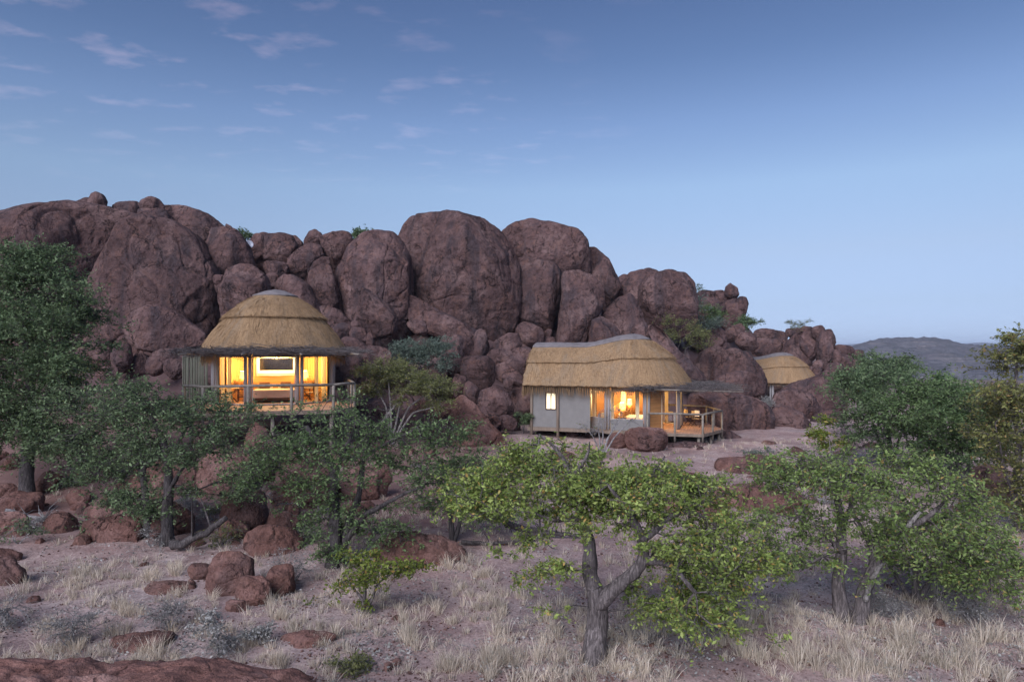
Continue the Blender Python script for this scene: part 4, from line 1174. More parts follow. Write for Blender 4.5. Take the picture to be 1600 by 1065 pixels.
        m1 = c0 + dv * L[:, None] * .5 + rr.normal(size=c0.shape) * .05; e1 = c0 + dv * L[:, None] + rr.normal(size=c0.shape) * .08
        w = rr.uniform(.006, .016, len(x))
        A = np.concatenate([c0, m1]); Bp = np.concatenate([m1, e1]); RA = np.concatenate([w, w * .8]); RB = np.concatenate([w * .8, w * .3])
        # hanging side twigs
        sd = m1[::2]; dn = rr.normal(size=sd.shape) * np.array([.2, .2, .12]) + np.array([0, 0, -.12])
        A = np.concatenate([A, sd]); Bp = np.concatenate([Bp, sd + dn]); RA = np.concatenate([RA, np.full(len(sd), .007)]); RB = np.concatenate([RB, np.full(len(sd), .003)])
        o = obj('brush_canopy', tube_mesh('brush_canopy', A, Bp, RA, RB, 3), M['brush'], h)
        for px in (-3.3, -1.1, 1.1, 3.3):
            mb = MB(); mb.tube([(px, -1.6 if abs(px) > 2 else -2.6, 2.36), (px * 1.05, -6.2, 2.33)], [.05, .03], 7); mb.build('canopy_pole', M['rail'], h, smooth=True)
    if furnished:
        # curtains drawn back at the bay corners
        for (cx, cy, wid, ang) in ((-2.28, -1.15, .40, 75), (-1.95, -1.75, .30, 60), (2.28, -1.15, .45, 105), (1.9, -1.75, .26, 120), (-2.3, 1.0, .4, 100), (-2.42, -.55, .22, 90), (-1.5, 2.1, .35, 45), (2.3, 1.0, .4, 80)):
            mb = MB(); nn = 14
            vs, fs = [], []
            for q in range(nn + 1):
                t = q / nn * wid - wid / 2; o = .035 * math.sin(q * 2.4)
                x = cx + t * math.cos(R(ang)) - o * math.sin(R(ang)); y = cy + t * math.sin(R(ang)) + o * math.cos(R(ang))
                vs += [(x, y, .04), (x, y, 2.22)]
            for q in range(nn): fs.append((2 * q, 2 * q + 2, 2 * q + 3, 2 * q + 1))
            mb.add(vs, fs); mb.build('curtain', M['curtain'], h, smooth=True)
        for k in ((0, 7) if screen else (2, 3, 0, 7)):
            (x0, y0), (x1, y1) = OCT[k], OCT[(k + 1) % 8]
            nn = 40; vs, fs = [], []
            for q in range(nn + 1):
                t = q / nn; rr_ = .90 + (.012 * math.sin(q * 1.9) if not screen else 0)
                x, y = (x0 + (x1 - x0) * t) * rr_, (y0 + (y1 - y0) * t) * rr_
                vs += [(x, y, .03), (x, y, 2.3)]
            for q in range(nn): fs.append((2 * q, 2 * q + 2, 2 * q + 3, 2 * q + 1))
            mb = MB(); mb.add(vs, fs); mb.build('lining', M['drape'] if not screen else M['wood_mid'], h, smooth=True)
        mb = MB(); mb.box(-1.75, 1.75, .95, 1.05, .012, 1.18); mb.box(-1.78, 1.78, .92, 1.10, 1.18, 1.22); mb.build('headboard_wall', M['wood'], h)
        mb = MB(); mb.box(-2.3, -1.25, 2.55, 2.62, 0, 2.4); mb.box(1.25, 2.3, 2.55, 2.62, 0, 2.4); mb.build('partition', M['wood'], h)
        mb = MB(); mb.box(-2.35, 2.35, 3.55, 3.62, 0, 2.45); mb.build('back_wall', M['curtain'], h)
        mb = MB(); mb.box(-.85, .85, 3.52, 3.55, 1.42, 2.06); mb.build('mirror', M['mirror'], h)
        st = MB(); st.box(-.97, .97, 3.50, 3.54, 1.26, 1.40); st.box(-.97, -.87, 3.50, 3.54, 1.42, 2.1); st.box(.87, .97, 3.50, 3.54, 1.42, 2.1); st.build('lit_strip', M['tube'], h)
    return h

def tube_mesh(name, A, B, ra, rb, n=4):
    """many straight tapering twigs as one mesh"""
    d = B - A; L = np.linalg.norm(d, axis=1); L[L < 1e-9] = 1e-9
    d = d / L[:, None]
    ref = np.where((np.abs(d[:, 2]) > .9)[:, None], np.array([1.0, 0, 0]), np.array([0, 0, 1.0]))
    u = np.cross(d, ref); u /= np.linalg.norm(u, axis=1)[:, None]; w = np.cross(d, u)
    vs = []
    for P_, r_ in ((A, ra), (B, rb)):
        for k in range(n):
            t = 2 * math.pi * k / n
            vs.append(P_ + (u * math.cos(t) + w * math.sin(t)) * r_[:, None])
    v = np.stack(vs, 1).reshape(-1, 3)
    b = np.arange(len(A)) * 2 * n
    q = np.concatenate([np.stack([b + k, b + (k + 1) % n, b + n + (k + 1) % n, b + n + k], 1) for k in range(n)])
    return mesh_arrays(name, v, q, smooth=True)

# things inside and on the decks; placed in the hut's own frame
def at(h, x, y, z=0.012):
    m = Matrix.Translation(h[0]) @ Matrix.Rotation(h[1], 4, 'Z')
    return m @ Vector((x, y, z))
def put(name, label, cat, h, x, y, z=0.012, rot=0.0):
    o = empty(name, at(h, x, y, z), h[1] + rot); return tag(o, label, cat)
def soft_box(x0, x1, y0, y1, z0, z1, name, mat, parent, bev=.06, puff=0.0):
    mb = MB(); mb.box(x0, x1, y0, y1, z0, z1)
    o = mb.build(name, M[mat], parent)
    m = o.modifiers.new('bevel', 'BEVEL'); m.width = bev; m.segments = 3
    s = o.modifiers.new('subsurf', 'SUBSURF'); s.levels = 1; s.render_levels = 1
    return o
def bed(h, where):
    b = put('bed', f'double bed with white linen and folded throw in the {where} hut', 'bed', h, 0, -.28)
    mb = MB(); mb.box(-.95, .95, -1.05, 1.1, .10, .30); mb.build('base', M['wood_dark'], b)
    for x in (-.85, .85):
        for y in (-.95, 1.0):
            mb = MB(); mb.box(x - .05, x + .05, y - .05, y + .05, 0, .10); mb.build('leg', M['wood_dark'], b)
    soft_box(-.97, .97, -1.08, 1.12, .30, .58, 'mattress', 'cloth', b)
    soft_box(-1.0, 1.0, -1.12, -.35, .22, .61, 'throw', 'throw', b, .05)
    for x in (-.5, .5):
        soft_box(x - .38, x + .38, .72, 1.08, .58, .78, 'pillow', 'cloth', b, .09)
        soft_box(x - .26, x + .26, .60, .74, .60, .92, 'cushion', 'cushion', b, .06)
def lamp(h, x, y, label, power):
    t = put('side_table', 'dark wooden bedside table under the ' + label.split(' in ')[0].replace('glowing ', '') + ' in ' + label.split(' in ')[1], 'table', h, x, y)
    mb = MB(); mb.box(-.27, .27, -.24, .24, .54, .60); mb.build('table_top', M['wood_dark'], t)
    for sx in (-1, 1):
        for sy in (-1, 1):
            mb = MB(); mb.box(sx * .22 - .03, sx * .22 + .03, sy * .19 - .03, sy * .19 + .03, 0, .54); mb.build('leg', M['wood_dark'], t)
    mb = MB(); mb.box(-.24, .24, -.2, .2, .18, .22); mb.build('shelf', M['wood_dark'], t)
    l = put('table_lamp', label, 'lamp', h, x, y, .612)
    mb = MB(); mb.lathe([(.0, 0), (.13, 0), (.13, .03), (.11, .06), (.12, .25), (.10, .46), (.03, .5), (0, .5)], 14); mb.build('lamp_base', M['wood'], l, smooth=True)
    mb = MB(); mb.lathe([(.17, .50), (.13, .86)], 18); mb.lathe([(.165, .50), (.125, .86)], 18); mb.build('lamp_shade', M['shade'], l, smooth=True)
    bulb = bpy.data.lights.new('bulb', 'POINT'); bulb.energy = power; bulb.color = (1.0, .58, .20); bulb.shadow_soft_size = .06
    bo = bpy.data.objects.new('bulb', bulb); bo.location = (0, 0, .98); link(bo, l)
def ceiling_light(h, x, y, z, label, power, colr=(1.0, .62, .24)):
    l = put('ceiling_lamp', label, 'lamp', h, x, y, z)
    mb = MB(); mb.lathe([(0, .12), (.05, .11), (.15, .02), (.15, 0)], 16); mb.build('lamp_shade', M['wood_dark'], l, smooth=True)
    mb = MB(); mb.tube([(0, 0, .11), (0, 0, 4.2 - z)], .008, 5); mb.build('cord', M['wood_dark'], l)
    bulb = bpy.data.lights.new('bulb', 'POINT'); bulb.energy = power; bulb.color = colr; bulb.shadow_soft_size = .07
    bo = bpy.data.objects.new('bulb', bulb); bo.location = (0, 0, -.06); link(bo, l)
def camp_chair(h, x, y, rot, label, towel=False):
    c = put('camp_chair', label, 'chair', h, x, y, .0, rot)
    for sx in (-.27, .27):
        for a, b in (((sx, -.24, 0), (sx, .24, .46)), ((sx, .24, 0), (sx, -.24, .46))):
            mb = MB(); mb.bar(a, b, .03, .04, (1, 0, 0)); mb.build('leg', M['wood_dark'], c)
        mb = MB(); mb.bar((sx, .24, .44), (sx, .28, .92), .03, .035, (1, 0, 0)); mb.build('back_post', M['wood_dark'], c)
        mb = MB(); mb.bar((sx, -.26, .64), (sx, .26, .66), .05, .025); mb.build('armrest', M['wood_dark'], c)
    mb = MB(); mb.box(-.27, .27, -.24, .24, .445, .465); mb.build('seat', M['tan'], c)
    mb = MB(); mb.box(-.28, .28, .265, .285, .64, .92); mb.build('backrest', M['tan'], c)
    if towel:
        t = put('towel', 'white towel hung over the camp chair back on the right deck', 'towel', h, x, y, .0, rot)
        mb = MB(); mb.box(-.30, .02, .25, .262, .70, .945); mb.box(-.30, .02, .288, .30, .62, .945); mb.box(-.30, .02, .25, .30, .945, .957); mb.build('cloth', M['cloth'], t)
def folding_table(h, x, y, rot, label):
    c = put('folding_table', label, 'table', h, x, y, .012, rot)
    mb = MB(); mb.box(-.38, .38, -.25, .25, .66, .69); mb.build('table_top', M['tan'], c)
    for sy in (-.2, .2):
        for a, b in (((-.32, sy, 0), (.32, sy, .66)), ((.32, sy, 0), (-.32, sy, .66))):
            mb = MB(); mb.bar(a, b, .03, .03, (0, 1, 0)); mb.build('leg', M['wood_dark'], c)

LH = (Vector(((430 - 800) / F * 33.7, 33.7, 2.70)), R(18))
RH = (Vector((7.30, 41.0, .69)), R(72))
FH = (Vector(((1223 - 800) / F * 70, 70, -.5)), R(70))
LDECK = [(-2.7, -5.6), (2.5, -5.6), (3.5, -4.3), (3.5, 0.6), (-3.6, 0.6), (-3.6, -4.3)]
RDECK = [(-3.05, -1.2), (-2.85, -4.18), (0, -5.15), (2.85, -4.18), (3.6, -1.2)]
def build_huts():
    hut('thatched dome hut facing the viewer with three lit glass bays', LH[0], LH[1], LDECK, [5, 0, 1, 2, 3], True, True,
        [(-2.4, -5.2), (0.0, -5.2), (2.4, -5.2), (-3.3, -3.8), (3.2, -3.8), (-2.4, -2.6), (2.4, -2.6)], 1, False, -1.6, .7)
    hut('thatched hut with a long ridged tail and side deck, centre right', RH[0], RH[1], RDECK, [0, 1, 2, 3, 4], True, True,
        [(-2.6, -3.9), (-1.3, -4.5), (0, -4.9), (2.5, -3.9), (-2.3, -1.5), (-2.3, 1.0)], 2, True, -.75)
    hut('far thatched hut half hidden behind boulders', FH[0], FH[1], [(-3, -1), (-2.8, -3.6), (2.8, -3.6), (3, -1)], [0, 1, 2, 3], False, False, [(-2.5, -3.2), (2.5, -3.2)], 3, False, -1.5)
    for h, w in ((LH, 'left'), (RH, 'right')):
        bed(h, w)
        lamp(h, -1.5, .45, f'glowing table lamp left of the bed in the {w} hut', LAMP)
        lamp(h, 1.42, .45, f'glowing table lamp right of the bed in the {w} hut', LAMP)
        ceiling_light(h, 0, 2.6, 2.25, f'hanging lamp over the bath partition in the {w} hut', LAMP * 1.6, (1.0, .72, .36))
        ceiling_light(h, 0, -.9, 2.75, f'hanging lamp above the bed in the {w} hut', LAMP * 1.2)
    folding_table(LH, -2.0, -.55, .2, 'small folding table by the curtains in the left hut')
    camp_chair(LH, 1.75, -.8, 2.4, 'camp chair inside the right bay of the left hut')
    camp_chair(RH, -1.75, 1.25, 1.2, 'camp chair behind the rear window of the right hut')
    camp_chair(RH, .75, -3.7, 1.0, 'canvas camp chair with a towel on the right deck', True)
    camp_chair(RH, 1.7, -3.2, .5, 'canvas camp chair farther back on the right deck')
    folding_table(RH, 2.0, -1.9, .1, 'low table under the eave of the right hut')
    # pole screen beside the left hut
    s = empty('pole_screen', W(305, 640, 35.4) + np.array([0, 0, -.6]), .15)
    tag(s, 'grey-green pole screen at the left side of the left hut', 'fence')
    rr = random.Random(4)
    for k in range(15):
        mb = MB(); x = -.58 + k * .083 + rr.uniform(-.01, .01); mb.tube([(x, rr.uniform(-.02, .02), 0), (x + rr.uniform(-.02, .02), 0, 3.45 + rr.uniform(-.1, .1))], .036, 6); mb.build('pole', M['fence'], s, smooth=True)
    for z in (1.9, 3.1):
        mb = MB(); mb.tube([(-.62, .06, z), (.64, .06, z)], .04, 6); mb.build('crossbar', M['fence'], s, smooth=True)
    # satellite dish high on the rocks
    p = W(389, 391, 52.6)
    d = empty('satellite_dish', p); tag(d, 'pale round satellite dish between boulders above the left hut', 'dish')
    mb = MB(); mb.lathe([(0, 0.0), (.13, .012), (.25, .05), (.32, .09), (.31, .10), (.245, .06), (.13, .025), (0, .012)], 24)
    o = mb.build('reflector', M['dish'], d, smooth=True); o.location = (0, 0, .45); o.rotation_euler = (R(75), 0, R(35))
    mb = MB(); mb.tube([(0, .12, -2.0), (0, .12, .4)], .025, 8); mb.build('mast', M['dish'], d, smooth=True)
    mb = MB(); mb.tube([(0, .05, .2), (.12, -.25, .5)], .010, 6); mb.box(.10, .15, -.29, -.24, .47, .53); mb.build('feed_arm', M['dish'], d)
LAMP = 95.0
build_huts()

# ------------------------------------------------------------------ trees and shrubs
def grow(stems, blobs, n_att, step, seed, flat=1.0):
    """skeleton: given stems plus branches that reach for points scattered through the crown volumes"""
    r = np.random.default_rng(seed)
    pos, par, fixed, chains = [], [], [], []
    k = -1
    for st, r0, r1 in stems:
        st = [np.array(p, float) for p in st]
        prev = -1
        if len(pos):
            dd = np.linalg.norm(np.array(pos) - st[0], axis=1); k = int(dd.argmin())
            if dd[k] < .35: prev = k
        ch0 = len(pos)
        tot = sum(np.linalg.norm(b - a) for a, b in zip(st[:-1], st[1:])); run = 0.0
        if prev < 0:
            pos.append(st[0]); par.append(-1); fixed.append(r0); prev = len(pos) - 1
        for a, b in zip(st[:-1], st[1:]):
            L = np.linalg.norm(b - a); n = max(1, int(round(L / step)))
            for j in range(1, n + 1):
                t = j / n
                pos.append(a + (b - a) * t + r.normal(size=3) * step * .06); par.append(prev); prev = len(pos) - 1
                fixed.append(r0 + (r1 - r0) * (run + L * t) / tot)
            run += L
        chains.append(([k] if (len(chains) and par[ch0] == k and par[ch0] >= 0) else []) + list(range(ch0, len(pos))))
    vol = np.array([b[3] * b[4] * b[5] for b in blobs]) ** .75
    # foliage sits in flat sprays with gaps between them
    ncl = max(6, n_att // 8)
    which = r.choice(len(blobs), ncl, p=vol / vol.sum())
    cl = []
    for k in which:
        cx, cy, cz, rx, ry, rz = blobs[k]
        u = r.normal(size=3); u /= np.linalg.norm(u); u *= r.uniform(.1, 1.0) ** .5 * 1.08
        cl.append((cx + u[0] * rx, cy + u[1] * ry, cz + u[2] * rz, min(.55, .42 * rx), min(.55, .42 * ry), min(.2, .28 * rz)))
    cl = np.array(cl)
    j = r.integers(0, ncl, n_att)
    sz = r.uniform(.6, 1.4, ncl)[j][:, None]
    pts = cl[j, :3] + r.normal(size=(n_att, 3)) * cl[j, 3:] * .62 * sz
    pts[:, 2] -= .35 * (np.hypot(pts[:, 0] - cl[j, 0], pts[:, 1] - cl[j, 1]) ** 2)      # tips hang
    P = np.array(pos)
    d0 = np.min(np.linalg.norm(pts[:, None, :] - P[None, :, :], axis=2), axis=1)
    order = np.argsort(d0)
    arr = np.zeros((len(P) + n_att * 12, 3)); arr[:len(P)] = P; cnt = len(P)
    lo = arr[:cnt, 2].min()
    dep = np.zeros(len(arr)); dep[:cnt] = 0
    ends = []
    for k in order:
        t = pts[k]
        v = arr[:cnt] - t
        cost = np.linalg.norm(v, axis=1) + .5 * np.maximum(0, v[:, 2]) + .03 * dep[:cnt] + (arr[:cnt, 2] < lo + .35) * 2.0
        j = int(cost.argmin())
        a = arr[j].copy(); L = np.linalg.norm(t - a); n = min(11, max(1, int(math.ceil(L / step))))
        prev = j
        bend = r.normal(size=3) * .16 * L; bend[2] += .10 * L
        for q in range(1, n + 1):
            s = q / n
            p = a + (t - a) * s + bend * (s * (1 - s)) * 1.6 + r.normal(size=3) * step * .10
            arr[cnt] = p; dep[cnt] = dep[j] + q; par.append(prev); fixed.append(0.0); prev = cnt; cnt += 1
        ends.append(prev)
    return arr[:cnt], np.array(par), np.array(fixed), np.array(ends), chains
def radii(par, fixed, tip, expo=2.3):
    n = len(par)
    acc = np.zeros(n); has = np.zeros(n, bool)
    rad = np.zeros(n)
    for i in range(n - 1, -1, -1):
        rad[i] = acc[i] ** (1 / expo) if has[i] else tip
        rad[i] = max(rad[i], tip)
        p = par[i]
        if p >= 0: acc[p] += rad[i] ** expo; has[p] = True
    m = fixed > 0
    if m.any():
        rad[m] = np.maximum(fixed[m], np.minimum(rad[m], fixed[m] * 1.15))
        # branches never thicker than what carries them
        for i in range(n):
            p = par[i]
            if p >= 0: rad[i] = min(rad[i], rad[p] * .97 if not m[i] else rad[i])
    return rad
def leaf_mesh(name, c, L, W_, mat, parent, origin, r, droop):
    n = len(c)
    a = r.normal(size=(n, 3)) * np.array([1, 1, .6]) + np.array([0, 0, -droop]); a /= np.linalg.norm(a, axis=1)[:, None]
    b = np.cross(a, r.normal(size=(n, 3))); b /= np.linalg.norm(b, axis=1)[:, None] + 1e-9
    nn = np.cross(a, b)
    k = np.clip(r.normal(size=n) * .3 + 1.0, .4, 1.7)
    ll = (L * k)[:, None]; ww = (W_ * k * r.uniform(.75, 1.2, n))[:, None]
    f = nn * ww * .22
    v = np.stack([c - a * ll * .5, c + b * ww * .5 + f + a * ll * .06, c + a * ll * .5, c - b * ww * .5 + f + a * ll * .06], 1).reshape(-1, 3) - origin
    i = np.arange(n) * 4
    tr = np.concatenate([np.stack([i, i + 1, i + 2], 1), np.stack([i, i + 2, i + 3], 1)])
    return obj(name, mesh_arrays(name, v, tris=tr), M[mat], parent)
def leaves(name, centers, spread, per, L, W_, mat, parent, origin, seed, droop=.4):
    r = np.random.default_rng(seed)
    n = len(centers) * per
    return leaf_mesh(name, np.repeat(centers, per, axis=0) + r.normal(size=(n, 3)) * np.array([spread, spread, spread * .55]), L, W_, mat, parent, origin, r, droop)
def sprays(centers, out, spread, per, r):
    """short leafy twigs fanning out from each branch end: twig ends and leaf positions"""
    nt_ = 3
    n = len(centers) * nt_
    c = np.repeat(centers, nt_, axis=0)
    d = np.repeat(out, nt_, axis=0) * .7 + r.normal(size=(n, 3)) * np.array([.8, .8, .38]); d /= np.linalg.norm(d, axis=1)[:, None]
    L = spread * r.uniform(1.1, 2.6, n)
    e = c + d * L[:, None] - np.array([0, 0, 1.0]) * (L * .12)[:, None]
    m = max(1, per // nt_)
    t = r.uniform(.12, 1.05, (n, m))[:, :, None]
    p = c[:, None, :] + (e - c)[:, None, :] * t + r.normal(size=(n, m, 3)) * spread * np.array([.2, .2, .16])
    return c, e, p.reshape(-1, 3)
_tseed = [100]
def plant(name, label, cat, base, stems, blobs, n_att, per, leaf, mat, bark, step=.28, tip=.006, spread=.16, sides=5, group=None, droop=.4, leafy=1.0, inner=.35):
    _tseed[0] += 1; sd = _tseed[0]
    base = np.array(base, float)
    P, par, fixed, ends, chains = grow(stems, blobs, n_att, step, sd)
    rad = radii(par, fixed, tip)
    o = empty(name, base); tag(o, label, cat, group)
    k = np.nonzero(par >= 0)[0]
    A, Bp = P[par[k]], P[k]
    thick = (rad[k] > .03) & (fixed[k] <= 0)
    mb = MB()
    nrm = 14 if rad.max() > .12 else 8
    for ch in chains:
        if len(ch) < 2: continue
        q = P[ch] - base; rr_ = rad[ch].copy(); ns = max(2, int(min(6, 40 / len(ch))))
        t = np.arange(len(ch)); tt = np.linspace(0, len(ch) - 1, (len(ch) - 1) * ns + 1)
        qq = np.stack([np.interp(tt, t, q[:, c]) for c in range(3)], 1); rq = np.interp(tt, t, rr_)
        ker = np.array([.25, .5, .25])
        for _ in range(ns):
            qq[1:-1] = .25 * qq[:-2] + .5 * qq[1:-1] + .25 * qq[2:]
        if P[ch[0], 2] < base[2] + .3: rq = rq * (1 + .28 * np.exp(-np.maximum(0, qq[:, 2]) / (rq[0] * 1.4)))
        mb.tube(qq, list(rq), nrm, cap=True)
    if thick.any():
        me2 = tube_mesh('tmp', A[thick] - base, Bp[thick] - base + (Bp[thick] - A[thick]) * .12, np.minimum(rad[par[k]][thick], rad[k][thick] * 1.35), rad[k][thick], 7 if sides > 4 else 5)
        n0 = len(mb.v); mb.v += [tuple(v.co) for v in me2.vertices]; mb.f += [[i + n0 for i in p.vertices] for p in me2.polygons]
        bpy.data.meshes.remove(me2)
    if mb.v:
        v = np.array(mb.v); rmax = rad.max()
        if rmax > .1: v += (fbm((v + base) * np.array([5, 5, 1.6]), 3)[:, None]) * (v - v.mean(0)) * 0 + np.stack([fbm((v + base) * np.array([7, 7, 2.2]) + 9 * c, 3) for c in range(3)], 1) * rmax * .16 * np.array([1, 1, .2])
        mb.v = [tuple(p) for p in v]
        t = mb.build('trunk', M[bark], o, smooth=True)
    done = fixed[k] > 0
    thin = ~thick & ~done
    if thin.any():
        A1, B1, r0_, r1_ = A[thin] - base, Bp[thin] - base, np.minimum(rad[par[k]][thin], rad[k][thin] * 1.3), rad[k][thin]
        r = np.random.default_rng(sd + 9)
        pp = par[ends]; ok = pp >= 0
        cen = P[ends][ok]; out = P[ends][ok] - P[pp[ok]]
        ex = r.uniform(size=len(cen)) < inner
        cen = np.concatenate([cen, P[pp[ok]][ex]]); out = np.concatenate([out, out[ex]])
        out = out / (np.linalg.norm(out, axis=1)[:, None] + 1e-6)
        tc, te, lp = sprays(cen, out, spread, max(per, 3), r)
        w = np.full(len(tc), tip * .55)
        me = tube_mesh('branches', np.concatenate([A1, tc - base]), np.concatenate([B1, te - base]), np.concatenate([r0_, w]), np.concatenate([r1_, w * .5]), 4 if sides > 4 else 3)
        b = obj('branches', me, M[bark], o); b['kind'] = 'stuff'
        if per and leafy:
            if leafy < 1: lp = lp[r.uniform(size=len(lp)) < leafy]
            leaf_mesh('crown', lp, leaf[0], leaf[1], mat, o, base, r, droop)
    return o
def tree(name, label, D, base, stems, blobs, n_att, per, leaf, mat, bark='bark', cat='tree', drop=0, **kw):
    """everything given at photograph pixels on a plane at distance D: stems [(px,py,dy)..., r0, r1], blobs (px,py,dy,half width px,half height px,half depth m)"""
    if D is None: D = hit(base[0], base[1])
    def w(p): 
        d = D + (p[2] if len(p) > 2 else 0.0)
        return W(p[0], p[1], D) + np.array([0, (p[2] if len(p) > 2 else 0.0), 0])
    b = w(base); b[2] = g1(b[0], b[1]) - .04
    S = []
    for pts, r0, r1 in stems:
        q = [w(p) for p in pts]
        if abs(pts[0][1] - base[1]) < 26: q[0][2] = g1(q[0][0], q[0][1]) - .05
        S.append((q, r0, r1))
    k = D / F
    BL = [(*w((x, y + drop, dy)), rx * k, ry, rz * k * .86) for x, y, dy, rx, rz, ry in blobs]
    return plant(name, label, cat, b, S, BL, n_att, per, leaf, mat, bark, **kw)

LEAF = (.066, .032)
def build_trees():
    # the main tree, centre foreground
    tree('mopane_tree', 'gnarled forked tree with bright green leaves in the centre foreground', None, (930, 1030),
         [([(930, 1030), (930, 985), (932, 945), (930, 915)], .185, .155),
          ([(928, 930), (922, 880), (920, 838, -.05), (912, 812, .1)], .145, .085),
          ([(938, 940), (958, 912, -.15), (985, 890, -.25), (1001, 866, -.3), (996, 838, -.3), (985, 800, -.3)], .13, .06),
          ([(912, 812, .1), (890, 780, .2), (893, 745, .3), (872, 706, .4), (845, 682, .4)], .065, .02),
          ([(893, 760, .25), (915, 722, .1), (925, 690, .0)], .045, .018),
          ([(985, 800, -.3), (960, 770, -.5), (942, 748, -.6)], .05, .02),
          ([(996, 838, -.3), (1040, 805, -.1), (1085, 800, .1), (1130, 828, .2)], .055, .02),
          ([(1000, 868, -.3), (1045, 868, -.6), (1066, 905, -.7)], .05, .025),
          ([(912, 812, .1), (870, 806, -.3), (830, 790, -.5)], .04, .015),
          ([(985, 800, -.3), (1020, 760, .4), (1050, 720, .6)], .05, .02)],
         [(800, 745, .3, 82, 42, 1.1), (880, 715, .4, 80, 40, 1.1), (895, 770, -.2, 80, 30, .9), (1000, 745, .3, 95, 40, 1.2), (945, 735, -.2, 60, 32, .9), (975, 790, -.5, 50, 24, .6), (1075, 790, .2, 90, 44, 1.1),
          (1125, 850, .3, 80, 46, .9), (1040, 815, -.6, 70, 36, .8), (1080, 900, -.4, 85, 45, .8), (860, 865, -.1, 42, 26, .5), (1020, 935, .4, 44, 28, .5),
          (860, 920, -.1, 30, 24, .35), (765, 780, .2, 50, 34, .7), (1165, 905, .1, 44, 34, .6), (1070, 925, .1, 60, 26, .6), (1125, 905, .1, 50, 28, .6), (1190, 870, .3, 36, 30, .6), (820, 830, -.2, 46, 24, .5), (750, 740, .3, 40, 26, .6), (850, 690, .3, 50, 22, .6), (1120, 760, .4, 55, 26, .7)],
         1120, 27, LEAF, 'leaf_main', inner=.6, spread=.14, drop=14)
    # right: three stems under one broad crown
    tree('mopane_tree', 'broad-crowned tree with an upright grey trunk at right', None, (1318, 968),
         [([(1318, 968), (1310, 915), (1314, 860), (1322, 820, .2), (1318, 770, .3), (1300, 735, .4)], .14, .04),
          ([(1322, 820, .2), (1350, 780, .2), (1330, 745, .0)], .05, .02), ([(1314, 860), (1285, 830, -.2), (1260, 810, -.3)], .04, .015)],
         [(1260, 720, .3, 70, 40, 1.1), (1330, 715, .3, 80, 42, 1.2), (1260, 790, -.1, 66, 38, .9), (1330, 790, -.3, 70, 34, .9), (1235, 840, 0, 46, 28, .6), (1215, 780, .2, 40, 34, .7), (1280, 860, -.3, 40, 20, .5)],
         430, 22, LEAF, 'leaf_main2', inner=.5, drop=24)
    tree('mopane_tree', 'leaning tree with peeling white bark right of the upright trunk', None, (1342, 972),
         [([(1342, 972), (1350, 925), (1366, 880), (1385, 850, -.1), (1420, 815, -.2), (1450, 790, -.3)], .15, .04),
          ([(1366, 880), (1362, 840, .2), (1345, 800, .4)], .06, .025), ([(1385, 850, -.1), (1440, 840, .3), (1500, 825, .4)], .05, .02)],
         [(1400, 720, .2, 75, 40, 1.1), (1470, 735, .2, 80, 44, 1.1), (1420, 790, -.4, 80, 40, .9), (1500, 795, 0, 75, 44, 1.0), (1545, 840, .1, 50, 36, .8), (1370, 830, -.4, 50, 26, .6), (1570, 800, .2, 36, 34, .6), (1480, 860, -.2, 56, 26, .6), (1560, 890, 0, 36, 24, .5)],
         560, 22, LEAF, 'leaf_main2', inner=.5, drop=24)
    tree('mopane_tree', 'many-stemmed tree with bare low branches at far right foreground', None, (1430, 940),
         [([(1430, 940), (1432, 890), (1425, 850), (1432, 800)], .09, .03), ([(1436, 940), (1470, 890, .2), (1500, 860, .2)], .07, .025),
          ([(1428, 935), (1405, 895, .3), (1390, 860, .4)], .06, .02), ([(1440, 938), (1490, 905, -.3), (1545, 885, -.4)], .05, .02)],
         [(1480, 860, .2, 80, 34, .9), (1550, 870, 0, 50, 36, .7), (1440, 810, .3, 60, 34, .8)], 260, 16, LEAF, 'leaf_main2', inner=.3, drop=6)
    # centre left: multi-stemmed tree below the left hut
    tree('mopane_tree', 'spreading multi-stemmed tree below the left hut', None, (522, 884),
         [([(522, 884), (524, 830), (522, 785), (524, 740), (505, 705, .2), (470, 670, .4)], .19, .05),
          ([(530, 880), (545, 810, .2), (558, 770, .3), (562, 720, .4), (575, 680, .5)], .12, .04),
          ([(535, 850), (575, 800, -.2), (620, 775, -.3), (665, 755, -.3)], .085, .03),
          ([(524, 740), (545, 700, -.3), (560, 660, -.3)], .06, .02), ([(562, 720, .4), (610, 690, .3), (650, 670, .3)], .05, .02)],
         [(460, 682, .4, 80, 34, 1.2), (550, 655, .3, 85, 44, 1.4), (620, 680, .2, 85, 44, 1.3), (470, 710, 0, 80, 38, 1.1), (560, 720, -.5, 80, 36, 1.0),
          (660, 735, .1, 70, 40, 1.1), (700, 690, .4, 55, 32, 1.0), (545, 790, -.3, 62, 28, .7), (420, 690, .3, 44, 30, .8), (600, 815, -.2, 60, 24, .6), (505, 830, -.1, 46, 28, .6), (460, 770, .1, 60, 30, .8), (640, 790, 0, 46, 26, .6), (560, 850, -.3, 40, 22, .5), (480, 850, 0, 40, 20, .5), (640, 840, .2, 36, 18, .5), (740, 720, .5, 50, 34, .9), (400, 735, .2, 40, 30, .8)],
         880, 16, (.078, .034), 'leaf_mid', inner=.5, bark='bark_dark', drop=-2)
    tree('mopane_tree', 'slim twin-stemmed tree behind the long sloping slab', None, (706, 846),
         [([(706, 846), (704, 800), (700, 760), (690, 720)], .085, .03), ([(710, 846), (722, 800, .2), (745, 765, .3), (765, 740, .3)], .07, .025)],
         [(700, 735, 0, 60, 36, 1.0), (750, 745, .2, 52, 36, .9), (690, 785, 0, 48, 24, .8), (760, 800, .2, 46, 26, .8)], 300, 16, (.082, .036), 'leaf_mid', bark='bark_dark')
